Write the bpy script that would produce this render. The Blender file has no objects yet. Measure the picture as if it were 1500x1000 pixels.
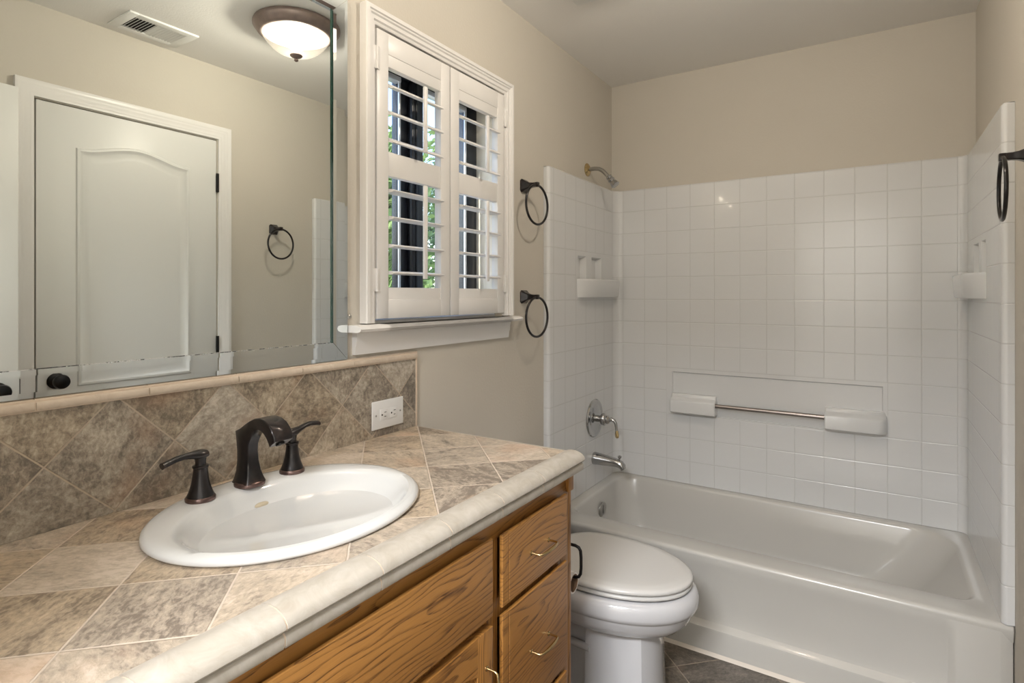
import bpy, bmesh, math, random
from mathutils import Vector, Matrix
random.seed(7)
S_ = bpy.context.scene
COL = S_.collection
PI = math.pi

# ------------------------------------------------------------------ camera
cam = bpy.data.objects.new('camera', bpy.data.cameras.new('camera'))
COL.objects.link(cam)
cam.location = (1.1946, 0.0, 1.2922)
cam.rotation_euler = (math.radians(90), 0, math.radians(32.546))
cam.data.sensor_width = 36.0
cam.data.sensor_fit = 'HORIZONTAL'
cam.data.lens = 832.68 / 1500 * 36
cam.data.shift_y = -(500 - 430.92) / 1500
cam.data.clip_start = 0.02
S_.camera = cam

# ------------------------------------------------------------------ world, sun, exposure
w = bpy.data.worlds.new('world'); S_.world = w; w.use_nodes = True
nt = w.node_tree
sky = nt.nodes.new('ShaderNodeTexSky')
sky.sky_type = 'NISHITA'; sky.sun_disc = False
sky.sun_elevation = math.radians(52); sky.sun_rotation = math.radians(190)
bgn = nt.nodes['Background']
nt.links.new(sky.outputs[0], bgn.inputs[0])
bgn.inputs[1].default_value = 0.7
sun = bpy.data.objects.new('sun', bpy.data.lights.new('sun', 'SUN'))
COL.objects.link(sun)
sun.data.energy = 8.0; sun.data.angle = math.radians(1); sun.data.color = (1, .95, .86)
sun.rotation_euler = Vector((.12, .75, -.55)).to_track_quat('-Z', 'Y').to_euler()     # rakes along the window wall
S_.view_settings.view_transform = 'Standard'
S_.view_settings.look = 'None'
S_.view_settings.exposure = 0.0
S_.view_settings.gamma = 1.0
S_.view_settings.use_curve_mapping = False
DOME_W, VANITY_W, HALL_FILL_W = 38.0, 6.5, 165.0

# ------------------------------------------------------------------ measured sizes (metres)
W, D, H = 1.53, 2.869, 2.405          # room width, back wall, ceiling
NEAR = -0.12                          # near wall inner face
SUR = 1.839; SF = 2.118               # surround top, surround/tub front
ROW, COLW, X0 = 0.1147, 0.1167, 0.0722
TUBZ = 0.352
CT = 0.890; CEND = 1.312              # counter top height, counter right end

# ------------------------------------------------------------------ node helpers
class NT:
    def __init__(s, name):
        s.m = bpy.data.materials.new(name); s.m.use_nodes = True
        s.t = s.m.node_tree; s.b = s.t.nodes['Principled BSDF']; s.out = s.t.nodes['Material Output']
    def n(s, typ, **kw):
        nd = s.t.nodes.new(typ)
        for k, v in kw.items():
            if k == 'inp':
                for i, val in v.items():
                    if isinstance(val, bpy.types.NodeSocket): s.t.links.new(val, nd.inputs[i])
                    else: nd.inputs[i].default_value = val
            else: setattr(nd, k, v)
        return nd
    def math(s, op, a, b=0.0, c=0.0):
        return s.n('ShaderNodeMath', operation=op, inp={0: a, 1: b, 2: c}).outputs[0]
    def mix(s, fac, a, b, blend='MIX'):
        nd = s.n('ShaderNodeMix', data_type='RGBA', blend_type=blend)
        for sock, val in ((nd.inputs[0], fac), (nd.inputs[6], a), (nd.inputs[7], b)):
            if isinstance(val, bpy.types.NodeSocket): s.t.links.new(val, sock)
            else: sock.default_value = val if not isinstance(val, tuple) else (*val, 1) if len(val) == 3 else val
        return nd.outputs[2]
    def ramp(s, fac, stops):
        nd = s.n('ShaderNodeValToRGB', inp={0: fac}); r = nd.color_ramp
        while len(r.elements) < len(stops): r.elements.new(0.5)
        for e, (p, c) in zip(r.elements, stops):
            e.position = p; e.color = (*c, 1) if len(c) == 3 else c
        return nd.outputs[0]
    def link(s, a, b): s.t.links.new(a, b)
    def bump(s, h, strength=0.3, dist=0.01):
        nd = s.n('ShaderNodeBump', inp={'Height': h, 'Strength': strength, 'Distance': dist})
        s.link(nd.outputs[0], s.b.inputs['Normal'])
    def setp(s, **kw):
        for k, v in kw.items():
            k = k.replace('_', ' ')
            if isinstance(v, bpy.types.NodeSocket): s.link(v, s.b.inputs[k])
            else: s.b.inputs[k].default_value = (*v, 1) if isinstance(v, tuple) and len(v) == 3 else v

def plain(name, col, rough=0.5, metal=0.0, noise=0.0, nscale=40, bump=0.0, bscale=200, coat=0.0, spec=None):
    a = NT(name)
    pos = a.n('ShaderNodeNewGeometry').outputs['Position']
    if noise:
        nz = a.n('ShaderNodeTexNoise', inp={'Vector': pos, 'Scale': nscale, 'Detail': 5.0}).outputs[0]
        c = a.ramp(nz, [(0.3, tuple(x * (1 - noise) for x in col)), (0.7, tuple(min(1, x * (1 + noise)) for x in col))])
        a.setp(Base_Color=c)
    else: a.setp(Base_Color=col)
    a.setp(Roughness=rough, Metallic=metal)
    if coat: a.setp(Coat_Weight=coat, Coat_Roughness=0.05)
    if spec is not None: a.b.inputs['Specular IOR Level'].default_value = spec
    if bump:
        nz = a.n('ShaderNodeTexNoise', inp={'Vector': pos, 'Scale': bscale, 'Detail': 3.0}).outputs[0]
        a.bump(nz, bump, 0.002)
    return a.m

M = {}
M['wall'] = plain('wall_paint', (0.56, 0.52, 0.455), 0.75, noise=0.015, nscale=3, bump=0.25, bscale=120, spec=0.3)
M['ceiling'] = plain('ceiling_paint', (0.82, 0.80, 0.765), 0.85, bump=0.3, bscale=150, spec=0.2)
M['trim'] = plain('white_trim_paint', (0.76, 0.74, 0.72), 0.35, noise=0.01, nscale=6)
M['door'] = plain('door_paint', (0.68, 0.68, 0.66), 0.4, bump=0.06, bscale=60)
M['porcelain'] = plain('porcelain', (0.64, 0.645, 0.645), 0.12, coat=0.5)
M['toiletpor'] = plain('toilet_porcelain', (0.56, 0.56, 0.58), 0.14, coat=0.5)
M['seat'] = plain('seat_plastic', (0.59, 0.58, 0.565), 0.25)
M['gel'] = plain('tub_gelcoat', (0.50, 0.485, 0.455), 0.22, noise=0.01, nscale=4, coat=0.2)
M['chrome'] = plain('chrome', (0.48, 0.48, 0.48), 0.14, 1.0)
M['nickel'] = plain('brushed_nickel', (0.42, 0.41, 0.39), 0.28, 1.0)
M['brass'] = plain('aged_brass', (0.55, 0.42, 0.22), 0.25, 1.0)
M['rosebar'] = plain('brushed_bar', (0.34, 0.305, 0.29), 0.3, 1.0)
M['black'] = plain('black_metal', (0.012, 0.011, 0.011), 0.35, 0.6)
M['winframe'] = plain('dark_window_frame', (0.018, 0.02, 0.026), 0.35)
M['alum'] = plain('aluminium_edge', (0.75, 0.77, 0.80), 0.3, 0.4)
M['plastic'] = plain('white_plastic', (0.68, 0.675, 0.665), 0.3)
M['slot'] = plain('dark_slot', (0.01, 0.01, 0.01), 0.8)
M['grout'] = plain('cream_grout', (0.62, 0.50, 0.39), 0.8, noise=0.06, nscale=60)
M['paper'] = plain('tissue_paper', (0.85, 0.82, 0.80), 0.9)
M['card'] = plain('cardboard', (0.22, 0.14, 0.09), 0.9)
M['ventwhite'] = plain('vent_enamel', (0.80, 0.80, 0.78), 0.4)
M['dark'] = plain('dark_void', (0.015, 0.015, 0.015), 0.9)
M['pan'] = plain('bronze_pan', (0.24, 0.185, 0.165), 0.42, 0.6, noise=0.15, nscale=30)
M['hallwall'] = plain('hall_paint', (0.62, 0.60, 0.55), 0.8)
M['caulk'] = plain('caulk', (0.68, 0.62, 0.55), 0.6)
M['bounce_ground'] = plain('pale_bounce_ground', (0.45, 0.42, 0.36), 0.95, noise=0.2, nscale=5)  # ground made pale so it bounces light up under the louvers
M['bark'] = plain('bark', (0.10, 0.075, 0.055), 0.9, noise=0.3, nscale=20, bump=0.6, bscale=30)

def bronze():
    a = NT('oil_rubbed_bronze')
    g = a.n('ShaderNodeNewGeometry')
    e = a.ramp(g.outputs['Pointiness'], [(0.56, (0, 0, 0)), (0.70, (1, 1, 1))])
    nz = a.n('ShaderNodeTexNoise', inp={'Vector': g.outputs['Position'], 'Scale': 90.0, 'Detail': 6.0}).outputs[0]
    f = a.math('MULTIPLY', e, a.ramp(nz, [(0.35, (0.1,) * 3), (0.65, (0.8,) * 3)]))
    base = a.ramp(nz, [(0.3, (0.010, 0.0095, 0.011)), (0.8, (0.022, 0.017, 0.017))])
    a.setp(Base_Color=a.mix(f, base, (0.13, 0.075, 0.06)), Metallic=0.5, Roughness=0.28, Coat_Weight=0.3, Coat_Roughness=0.1)
    return a.m
M['bronze'] = bronze()
M['copperring'] = plain('rubbed_copper_ring', (0.17, 0.115, 0.105), 0.3, 0.9, noise=0.3, nscale=60)

def stone_tile(name, axes, offs, pitch, stops, grout, gw=0.012, rough=0.38, diag=True, scale=1.0):
    """stone tiles laid on the point: axes = the two position axes, offs = where a grout line of each family lies"""
    a = NT(name)
    pos = a.n('ShaderNodeNewGeometry').outputs['Position']
    sep = a.n('ShaderNodeSeparateXYZ', inp={0: pos}).outputs
    A, B = sep[axes[0]], sep[axes[1]]
    if diag: p, q = a.math('ADD', A, B), a.math('SUBTRACT', B, A)
    else: p, q = A, B
    u = a.math('DIVIDE', a.math('SUBTRACT', p, offs[0]), pitch)
    v = a.math('DIVIDE', a.math('SUBTRACT', q, offs[1]), pitch)
    fu, fv = a.math('FLOOR', u), a.math('FLOOR', v)
    ru, rv = a.math('FRACT', u), a.math('FRACT', v)
    du = a.math('MINIMUM', ru, a.math('SUBTRACT', 1.0, ru))
    dv = a.math('MINIMUM', rv, a.math('SUBTRACT', 1.0, rv))
    dm = a.math('MINIMUM', du, dv)
    wob = a.n('ShaderNodeTexNoise', inp={'Vector': pos, 'Scale': 60.0, 'Detail': 3.0}).outputs[0]
    dm = a.math('ADD', dm, a.math('MULTIPLY', a.math('SUBTRACT', wob, 0.5), 0.010))
    gm = a.n('ShaderNodeMapRange', interpolation_type='SMOOTHSTEP', inp={0: dm, 1: gw * 0.6, 2: gw * 1.4, 3: 1.0, 4: 0.0}).outputs[0]
    cell = a.n('ShaderNodeCombineXYZ', inp={0: fu, 1: fv, 2: 3.7}).outputs[0]
    wn = a.n('ShaderNodeTexWhiteNoise', noise_dimensions='3D', inp={'Vector': cell})
    shift = a.n('ShaderNodeVectorMath', operation='SCALE', inp={0: wn.outputs['Color'], 'Scale': 9.0}).outputs[0]
    pv = a.n('ShaderNodeVectorMath', operation='ADD', inp={0: pos, 1: shift}).outputs[0]
    rotv = a.n('ShaderNodeVectorRotate', rotation_type='Z_AXIS', inp={'Vector': pv, 'Angle': a.math('MULTIPLY', wn.outputs['Value'], 6.28)}).outputs[0]
    st = a.n('ShaderNodeMapping', inp={'Vector': rotv, 'Scale': (1.0, 1.7, 1.35)}).outputs[0]
    n1 = a.n('ShaderNodeTexNoise', inp={'Vector': st, 'Scale': 9.0 * scale, 'Detail': 9.0, 'Roughness': 0.68, 'Distortion': 0.7}).outputs[0]
    n2 = a.n('ShaderNodeTexNoise', inp={'Vector': st, 'Scale': 75.0 * scale, 'Detail': 8.0, 'Roughness': 0.7, 'Distortion': 0.4}).outputs[0]
    n3 = a.n('ShaderNodeTexNoise', inp={'Vector': pv, 'Scale': 5.0, 'Detail': 3.0}).outputs[0]
    f = a.math('ADD', a.math('MULTIPLY', n1, 1.05), a.math('MULTIPLY', n2, 1.0))
    f = a.math('ADD', f, a.math('MULTIPLY', a.math('SUBTRACT', wn.outputs['Value'], 0.5), 0.24))
    f = a.math('SUBTRACT', f, 0.51)
    col = a.ramp(f, stops)
    rust = a.n('ShaderNodeMapRange', inp={0: n3, 1: 0.60, 2: 0.75, 3: 0.0, 4: 0.5}).outputs[0]
    col = a.mix(rust, col, (stops[1][1][0] * 1.35, stops[1][1][1] * 0.95, stops[1][1][2] * 0.75))
    hue = a.n('ShaderNodeSeparateColor', inp={0: wn.outputs['Color']}).outputs[1]
    col = a.mix(0.55, col, a.ramp(hue, [(0.25, (0.97, 1.0, 1.04)), (0.75, (1.06, 1.0, 0.88))]), 'MULTIPLY')
    gcol = a.ramp(n2, [(0.3, tuple(x * 0.85 for x in grout)), (0.7, grout)])
    a.setp(Base_Color=a.mix(gm, col, gcol), Roughness=a.math('ADD', rough, a.math('MULTIPLY', gm, 0.4)))
    h = a.math('SUBTRACT', a.math('MULTIPLY', f, 0.5), gm)
    a.bump(h, 0.55, 0.004)
    return a.m
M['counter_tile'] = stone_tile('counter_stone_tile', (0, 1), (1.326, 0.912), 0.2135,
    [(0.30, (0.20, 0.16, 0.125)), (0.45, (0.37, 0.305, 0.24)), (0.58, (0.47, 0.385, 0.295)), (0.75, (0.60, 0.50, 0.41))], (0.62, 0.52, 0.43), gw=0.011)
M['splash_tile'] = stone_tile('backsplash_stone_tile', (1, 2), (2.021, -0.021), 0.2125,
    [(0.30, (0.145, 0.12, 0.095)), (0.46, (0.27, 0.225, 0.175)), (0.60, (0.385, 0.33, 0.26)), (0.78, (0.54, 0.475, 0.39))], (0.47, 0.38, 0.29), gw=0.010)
M['floor_tile'] = stone_tile('floor_stone_tile', (0, 1), (2.585, 1.36), 0.425,
    [(0.30, (0.070, 0.058, 0.046)), (0.48, (0.125, 0.105, 0.085)), (0.62, (0.185, 0.155, 0.125)), (0.80, (0.26, 0.22, 0.18))], (0.34, 0.28, 0.22), gw=0.007)

def cream(name, c1, c2):
    a = NT(name)
    pos = a.n('ShaderNodeNewGeometry').outputs['Position']
    n1 = a.n('ShaderNodeTexNoise', inp={'Vector': pos, 'Scale': 22.0, 'Detail': 8.0, 'Roughness': 0.65, 'Distortion': 1.2}).outputs[0]
    a.setp(Base_Color=a.ramp(n1, [(0.32, c1), (0.68, c2)]), Roughness=0.42)
    a.bump(n1, 0.12, 0.003)
    return a.m
M['edge_tile'] = cream('cream_edge_tile', (0.37, 0.33, 0.275), (0.47, 0.435, 0.385))
M['cap_tile'] = cream('cream_cap_tile', (0.50, 0.41, 0.32), (0.62, 0.53, 0.43))

def oak(name, axis, seed=0.0, dark=1.0):
    """red oak with cathedral grain running along an axis"""
    a = NT(name)
    pos = a.n('ShaderNodeNewGeometry').outputs['Position']
    sc = {0: (0.17, 1, 1), 1: (1, 0.17, 1), 2: (1, 1, 0.17)}[axis]
    sc2 = {0: (0.03, 1, 1), 1: (1, 0.03, 1), 2: (1, 1, 0.03)}[axis]
    p1 = a.n('ShaderNodeMapping', inp={'Vector': pos, 'Scale': sc, 'Location': (seed, seed * 1.7, seed * 0.6)}).outputs[0]
    p2 = a.n('ShaderNodeMapping', inp={'Vector': pos, 'Scale': sc2}).outputs[0]
    sep = a.n('ShaderNodeSeparateXYZ', inp={0: pos}).outputs
    across = sep[2] if axis == 1 else sep[1]
    warp = a.n('ShaderNodeTexNoise', inp={'Vector': p1, 'Scale': 4.2, 'Detail': 4.0, 'Roughness': 0.5}).outputs[0]
    var = a.n('ShaderNodeTexNoise', inp={'Vector': p1, 'Scale': 14.0, 'Detail': 2.0}).outputs[0]
    ph = a.math('ADD', a.math('MULTIPLY', across, 80.0), a.math('MULTIPLY', warp, 34.0))
    rings = a.math('FRACT', a.math('ADD', ph, a.math('MULTIPLY', var, 1.2)))
    ringd = a.n('ShaderNodeMapRange', interpolation_type='SMOOTHSTEP', inp={0: rings, 1: 0.0, 2: 0.50, 3: 1.0, 4: 0.0}).outputs[0]
    ringd = a.math('MULTIPLY', ringd, a.n('ShaderNodeMapRange', interpolation_type='SMOOTHSTEP', inp={0: rings, 1: 0.0, 2: 0.06, 3: 0.0, 4: 1.0}).outputs[0])
    fib = a.n('ShaderNodeTexNoise', inp={'Vector': p2, 'Scale': 420.0, 'Detail': 4.0, 'Roughness': 0.7}).outputs[0]
    fibd = a.n('ShaderNodeMapRange', inp={0: fib, 1: 0.38, 2: 0.62, 3: 1.0, 4: 0.0}).outputs[0]
    big = a.n('ShaderNodeTexNoise', inp={'Vector': p1, 'Scale': 3.0, 'Detail': 2.0}).outputs[0]
    base = a.ramp(big, [(0.35, (0.335 * dark, 0.150 * dark, 0.035 * dark)), (0.65, (0.44 * dark, 0.210 * dark, 0.055 * dark))])
    f = a.math('MULTIPLY', ringd, a.math('ADD', 0.30, a.math('MULTIPLY', fibd, 0.70)))
    f = a.math('ADD', f, a.math('MULTIPLY', fibd, 0.12))
    a.setp(Base_Color=a.mix(f, base, (0.095 * dark, 0.036 * dark, 0.010 * dark)), Roughness=0.36)
    a.bump(a.math('SUBTRACT', 1.0, f), 0.06, 0.0006)
    return a.m
M['oak_h'] = oak('oak_grain_horizontal', 1, 0.0)
M['oak_h2'] = oak('oak_grain_drawer', 1, 2.3)
M['oak_v'] = oak('oak_grain_vertical', 2, 1.1, 0.9)
M['oak_frame'] = oak('oak_face_frame', 1, 4.4, 0.95)

def surround_mat():
    a = NT('moulded_tile_gelcoat')
    uv = a.n('ShaderNodeUVMap'); uv.uv_map = 'cells'
    s = a.n('ShaderNodeSeparateXYZ', inp={0: uv.outputs[0]}).outputs
    ds = []
    for k in (0, 1):
        r = a.math('FRACT', s[k])
        ds.append(a.math('MINIMUM', r, a.math('SUBTRACT', 1.0, r)))
    dm = a.math('MINIMUM', ds[0], ds[1])
    g = a.n('ShaderNodeMapRange', interpolation_type='SMOOTHSTEP', inp={0: dm, 1: 0.004, 2: 0.026, 3: 0.0, 4: 1.0}).outputs[0]
    pos = a.n('ShaderNodeNewGeometry').outputs['Position']
    nz = a.n('ShaderNodeTexNoise', inp={'Vector': pos, 'Scale': 14.0, 'Detail': 2.0}).outputs[0]
    a.setp(Base_Color=a.mix(g, (0.585, 0.585, 0.58), (0.655, 0.658, 0.66)), Roughness=0.19, Coat_Weight=0.15)
    a.bump(a.math('ADD', g, a.math('MULTIPLY', nz, 0.35)), 0.35, 0.003)
    return a.m
M['surround'] = surround_mat()
M['surround_plain'] = plain('smooth_gelcoat', (0.655, 0.658, 0.66), 0.19, coat=0.15)

def mirror_mat(name, col, edge=False):
    a = NT(name)
    a.setp(Base_Color=col, Metallic=1.0, Roughness=0.0)
    return a.m
M['mirror'] = mirror_mat('mirror_silver', (0.87, 0.915, 0.90))
M['mirror_strip'] = mirror_mat('mirror_strip_silver', (0.84, 0.895, 0.91))
def desilver():
    a = NT('worn_mirror_edge')
    pos = a.n('ShaderNodeNewGeometry').outputs['Position']
    mp = a.n('ShaderNodeMapping', inp={'Vector': pos, 'Scale': (1, 1, 1)}).outputs[0]
    nz = a.n('ShaderNodeTexNoise', inp={'Vector': mp, 'Scale': 38.0, 'Detail': 6.0, 'Roughness': 0.75}).outputs[0]
    f = a.ramp(nz, [(0.50, (1, 1, 1)), (0.56, (0.06,) * 3)])
    a.setp(Base_Color=a.mix(0.0, f, f), Metallic=f, Roughness=0.12)
    return a.m
M['worn'] = desilver()
M['glass_edge'] = plain('green_glass_edge', (0.015, 0.05, 0.038), 0.1)

def glass_pane():
    a = NT('window_glass')
    lp = a.n('ShaderNodeBsdfTransparent'); lp.inputs[0].default_value = (0.93, 0.95, 0.95, 1)
    gl = a.n('ShaderNodeBsdfGlossy'); gl.inputs['Roughness'].default_value = 0.0
    mx = a.n('ShaderNodeMixShader'); mx.inputs[0].default_value = 0.04; a.link(lp.outputs[0], mx.inputs[1]); a.link(gl.outputs[0], mx.inputs[2])
    a.link(mx.outputs[0], a.out.inputs[0])
    return a.m
M['glass'] = glass_pane()

def lamp_glass(name, em):
    """frosted glass: lets part of the bulb's light straight through, scatters the rest, glows"""
    a = NT(name)
    pos = a.n('ShaderNodeNewGeometry').outputs['Position']
    nz = a.n('ShaderNodeTexNoise', inp={'Vector': pos, 'Scale': 25.0, 'Detail': 4.0}).outputs[0]
    tr = a.n('ShaderNodeBsdfTransparent'); tr.inputs[0].default_value = (1, .95, .86, 1)
    tl = a.n('ShaderNodeBsdfTranslucent'); tl.inputs[0].default_value = (0.008, .0072, .006, 1)
    e = a.n('ShaderNodeEmission'); a.link(a.ramp(nz, [(0.35, (1.0, 0.86, 0.66)), (0.65, (1.0, 0.92, 0.78))]), e.inputs[0]); e.inputs[1].default_value = em
    gl = a.n('ShaderNodeBsdfGlossy'); gl.inputs['Roughness'].default_value = 0.25
    m1 = a.n('ShaderNodeMixShader'); m1.inputs[0].default_value = 0.45; a.link(tl.outputs[0], m1.inputs[1]); a.link(tr.outputs[0], m1.inputs[2])
    ad = a.n('ShaderNodeAddShader'); a.link(m1.outputs[0], ad.inputs[0]); a.link(e.outputs[0], ad.inputs[1])
    m2 = a.n('ShaderNodeMixShader'); m2.inputs[0].default_value = 0.05; a.link(ad.outputs[0], m2.inputs[1]); a.link(gl.outputs[0], m2.inputs[2])
    a.link(m2.outputs[0], a.out.inputs[0])
    return a.m
M['lampglass'] = lamp_glass('frosted_lamp_glass', 0.36)

def leaf_mat(name, c1, c2):
    a = NT(name)
    oi = a.n('ShaderNodeNewGeometry')
    nz = a.n('ShaderNodeTexNoise', inp={'Vector': oi.outputs['Position'], 'Scale': 2.0, 'Detail': 4.0}).outputs[0]
    c = a.ramp(nz, [(0.3, c1), (0.7, c2)])
    a.setp(Base_Color=c, Roughness=0.5)
    tl = a.n('ShaderNodeBsdfTranslucent'); a.link(c, tl.inputs[0])
    mx = a.n('ShaderNodeMixShader'); mx.inputs[0].default_value = 0.35
    a.link(a.b.outputs[0], mx.inputs[1]); a.link(tl.outputs[0], mx.inputs[2]); a.link(mx.outputs[0], a.out.inputs[0])
    return a.m
M['leaf'] = leaf_mat('leaf_green', (0.14, 0.24, 0.06), (0.42, 0.54, 0.20))
M['leaf2'] = leaf_mat('leaf_dark', (0.08, 0.14, 0.07), (0.22, 0.33, 0.16))

# ------------------------------------------------------------------ mesh helpers
class MB:
    def __init__(s): s.bm = bmesh.new(); s.mi = 0
    def _mark(s, faces):
        for f in faces: f.material_index = s.mi
    def box(s, x0, x1, y0, y1, z0, z1, bev=0.0, seg=2):
        vs = [s.bm.verts.new((x, y, z)) for x in (x0, x1) for y in (y0, y1) for z in (z0, z1)]
        fi = [(0, 1, 3, 2), (4, 6, 7, 5), (0, 4, 5, 1), (2, 3, 7, 6), (0, 2, 6, 4), (1, 5, 7, 3)]
        fs = [s.bm.faces.new([vs[i] for i in f]) for f in fi]; s._mark(fs)
        if bev:
            es = list({e for f in fs for e in f.edges})
            r = bmesh.ops.bevel(s.bm, geom=es, offset=bev, segments=seg, profile=0.5, affect='EDGES'); s._mark(r['faces'])
        return s
    def rings(s, rings, cap0=True, cap1=True, closed=True):
        R = [[s.bm.verts.new(p) for p in r] for r in rings]
        n = len(R[0]); fs = []
        for a, b in zip(R[:-1], R[1:]):
            for i in range(n if closed else n - 1):
                j = (i + 1) % n
                fs.append(s.bm.faces.new((a[i], a[j], b[j], b[i])))
        if cap0: fs.append(s.bm.faces.new(R[0][::-1]))
        if cap1: fs.append(s.bm.faces.new(R[-1]))
        s._mark(fs); return R
    def prism(s, poly, axis, a0, a1, bev=0.0, seg=2):
        def P(p, t):
            return {0: (t, p[0], p[1]), 1: (p[0], t, p[1]), 2: (p[0], p[1], t)}[axis]
        before = set(s.bm.faces)
        s.rings([[P(p, a0) for p in poly], [P(p, a1) for p in poly]])
        if bev:
            fs = [f for f in s.bm.faces if f not in before]
            es = list({e for f in fs for e in f.edges})
            r = bmesh.ops.bevel(s.bm, geom=es, offset=bev, segments=seg, profile=0.5, affect='EDGES', clamp_overlap=True); s._mark(r['faces'])
        return s
    def lathe(s, prof, c=(0, 0, 0), axis=(0, 0, 1), seg=40, cap0=True, cap1=True, ell=1.0, sq=0.0):
        ax = Vector(axis).normalized()
        u = ax.orthogonal().normalized(); v = ax.cross(u)
        if abs(ax.z) > 0.9: u, v = Vector((1, 0, 0)), Vector((0, 1, 0))
        c = Vector(c); rs = []
        for r, h in prof:
            ring = []
            for i in range(seg):
                t = 2 * PI * i / seg; ct, st = math.cos(t), math.sin(t)
                k = 1.0
                if sq:
                    k = 1 / ((abs(ct) ** (2 + sq) + abs(st) ** (2 + sq)) ** (1 / (2 + sq)))
                ring.append(c + ax * h + u * (r * ct * k) + v * (r * st * k * ell))
            rs.append(ring)
        s.rings(rs, cap0, cap1); return s
    def cyl(s, p0, p1, r, seg=20, r1=None):
        p0, p1 = Vector(p0), Vector(p1)
        return s.lathe([(r, 0), (r1 if r1 is not None else r, (p1 - p0).length)], p0, p1 - p0, seg)
    def tube(s, pts, r, seg=12, closed=False, flat=1.0):
        P = [Vector(p) for p in pts]; n = len(P)
        rr = r if isinstance(r, (list, tuple)) else [r] * n
        tan = []
        for i in range(n):
            if closed: t = P[(i + 1) % n] - P[i - 1]
            else: t = P[min(i + 1, n - 1)] - P[max(i - 1, 0)]
            tan.append(t.normalized())
        nrm = tan[0].orthogonal().normalized(); rings = []
        for i in range(n):
            if i:
                q = tan[i - 1].rotation_difference(tan[i]); nrm = q @ nrm
            nrm = (nrm - tan[i] * nrm.dot(tan[i])).normalized()
            b = tan[i].cross(nrm)
            rings.append([P[i] + nrm * (rr[i] * math.cos(2 * PI * k / seg)) + b * (rr[i] * flat * math.sin(2 * PI * k / seg)) for k in range(seg)])
        if closed:
            R = [[s.bm.verts.new(p) for p in r_] for r_ in rings]; fs = []
            for i in range(n):
                a, b = R[i], R[(i + 1) % n]
                for k in range(seg):
                    j = (k + 1) % seg; fs.append(s.bm.faces.new((a[k], a[j], b[j], b[k])))
            s._mark(fs)
        else: s.rings(rings)
        return s
    def build(s, name, mats, parent=None, smooth=40, sub=0, recalc=True):
        if recalc: bmesh.ops.recalc_face_normals(s.bm, faces=s.bm.faces)
        off = Vector((0, 0, 0))
        if parent is not None:
            p = parent
            while p is not None: off += p.location; p = p.parent
            bmesh.ops.translate(s.bm, verts=s.bm.verts, vec=-off)
        me = bpy.data.meshes.new(name); s.bm.to_mesh(me); s.bm.free()
        for m in (mats if isinstance(mats, (list, tuple)) else [mats]): me.materials.append(m)
        if smooth:
            me.shade_smooth(); me.set_sharp_from_angle(angle=math.radians(smooth))
        o = bpy.data.objects.new(name, me); COL.objects.link(o); o.parent = parent
        if sub:
            md = o.modifiers.new('sub', 'SUBSURF'); md.levels = sub; md.render_levels = sub
        return o

def thing(name, label, cat, loc=(0, 0, 0), group=None):
    o = bpy.data.objects.new(name, None); COL.objects.link(o); o.location = loc
    o.empty_display_size = 0.05
    o['label'] = label; o['category'] = cat
    if group: o['group'] = group
    return o
def tag(o, label, cat, group=None, kind=None):
    o['label'] = label; o['category'] = cat
    if group: o['group'] = group
    if kind: o['kind'] = kind
    return o
def struct(o, label=None):
    o['kind'] = 'structure'
    if label: o['label'] = label
    return o
def arc(c, r, a0, a1, n, rz=None):
    rz = r if rz is None else rz
    return [(c[0] + r * math.cos(a0 + (a1 - a0) * i / n), c[1] + rz * math.sin(a0 + (a1 - a0) * i / n)) for i in range(n + 1)]
def copy_tree(o, parent=None):
    c = o.copy(); COL.objects.link(c); c.parent = parent
    for ch in [x for x in bpy.data.objects if x.parent == o and x != c]: copy_tree(ch, c)
    return c
def lamp(name, loc, power, color, radius, parent=None):
    l = bpy.data.objects.new(name, bpy.data.lights.new(name, 'POINT')); COL.objects.link(l)
    l.data.energy = power; l.data.color = color; l.data.shadow_soft_size = radius
    if parent is not None:
        l.parent = parent; l.location = Vector(loc) - parent.location
    else: l.location = loc
    return l

# ================================================================== ROOM SHELL
# window opening in the left wall
WY0, WY1, WZ0, WZ1 = 1.145, 1.80, 1.2085, 2.045
DX0, DX1, DZ = 0.61, 1.435, 2.045     # doorway in the near wall
m = MB(); m.box(-0.2, W + .1, NEAR, D + .1, -.1, 0); struct(m.build('floor', M['floor_tile'], smooth=0), 'dark brown stone tile floor laid diagonally')
m = MB(); m.box(-0.2, W + .1, NEAR - .1, D + .1, H, H + .1); struct(m.build('ceiling', M['ceiling'], smooth=0), 'plain beige painted ceiling')
m = MB(); T = -0.14
m.box(T, 0, NEAR, WY0, 0, H); m.box(T, 0, WY1, D, 0, H); m.box(T, 0, WY0, WY1, 0, WZ0); m.box(T, 0, WY0, WY1, WZ1, H)
struct(m.build('wall_left', M['wall'], smooth=0), 'beige painted wall with the window')
m = MB(); m.box(T, W + .1, D, D + .1, 0, H); struct(m.build('wall_back', M['wall'], smooth=0), 'beige painted wall above the bathtub')
# right wall with the closet doorway
CY0, CY1, CZ = 0.850, 1.565, 2.045
m = MB(); m.box(W, W + .1, NEAR, CY0, 0, H); m.box(W, W + .1, CY1, D, 0, H); m.box(W, W + .1, CY0, CY1, CZ, H)
m.box(W + .06, W + .1, CY0, CY1, 0, CZ)
struct(m.build('wall_right', M['wall'], smooth=0), 'beige painted wall with the closet door')
m = MB(); m.box(-.14, DX0, NEAR - .1, NEAR, 0, H); m.box(DX1, W + .1, NEAR - .1, NEAR, 0, H); m.box(DX0, DX1, NEAR - .1, NEAR, DZ, H)
struct(m.build('wall_near', M['wall'], smooth=0), 'beige painted wall with the open doorway')
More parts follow.
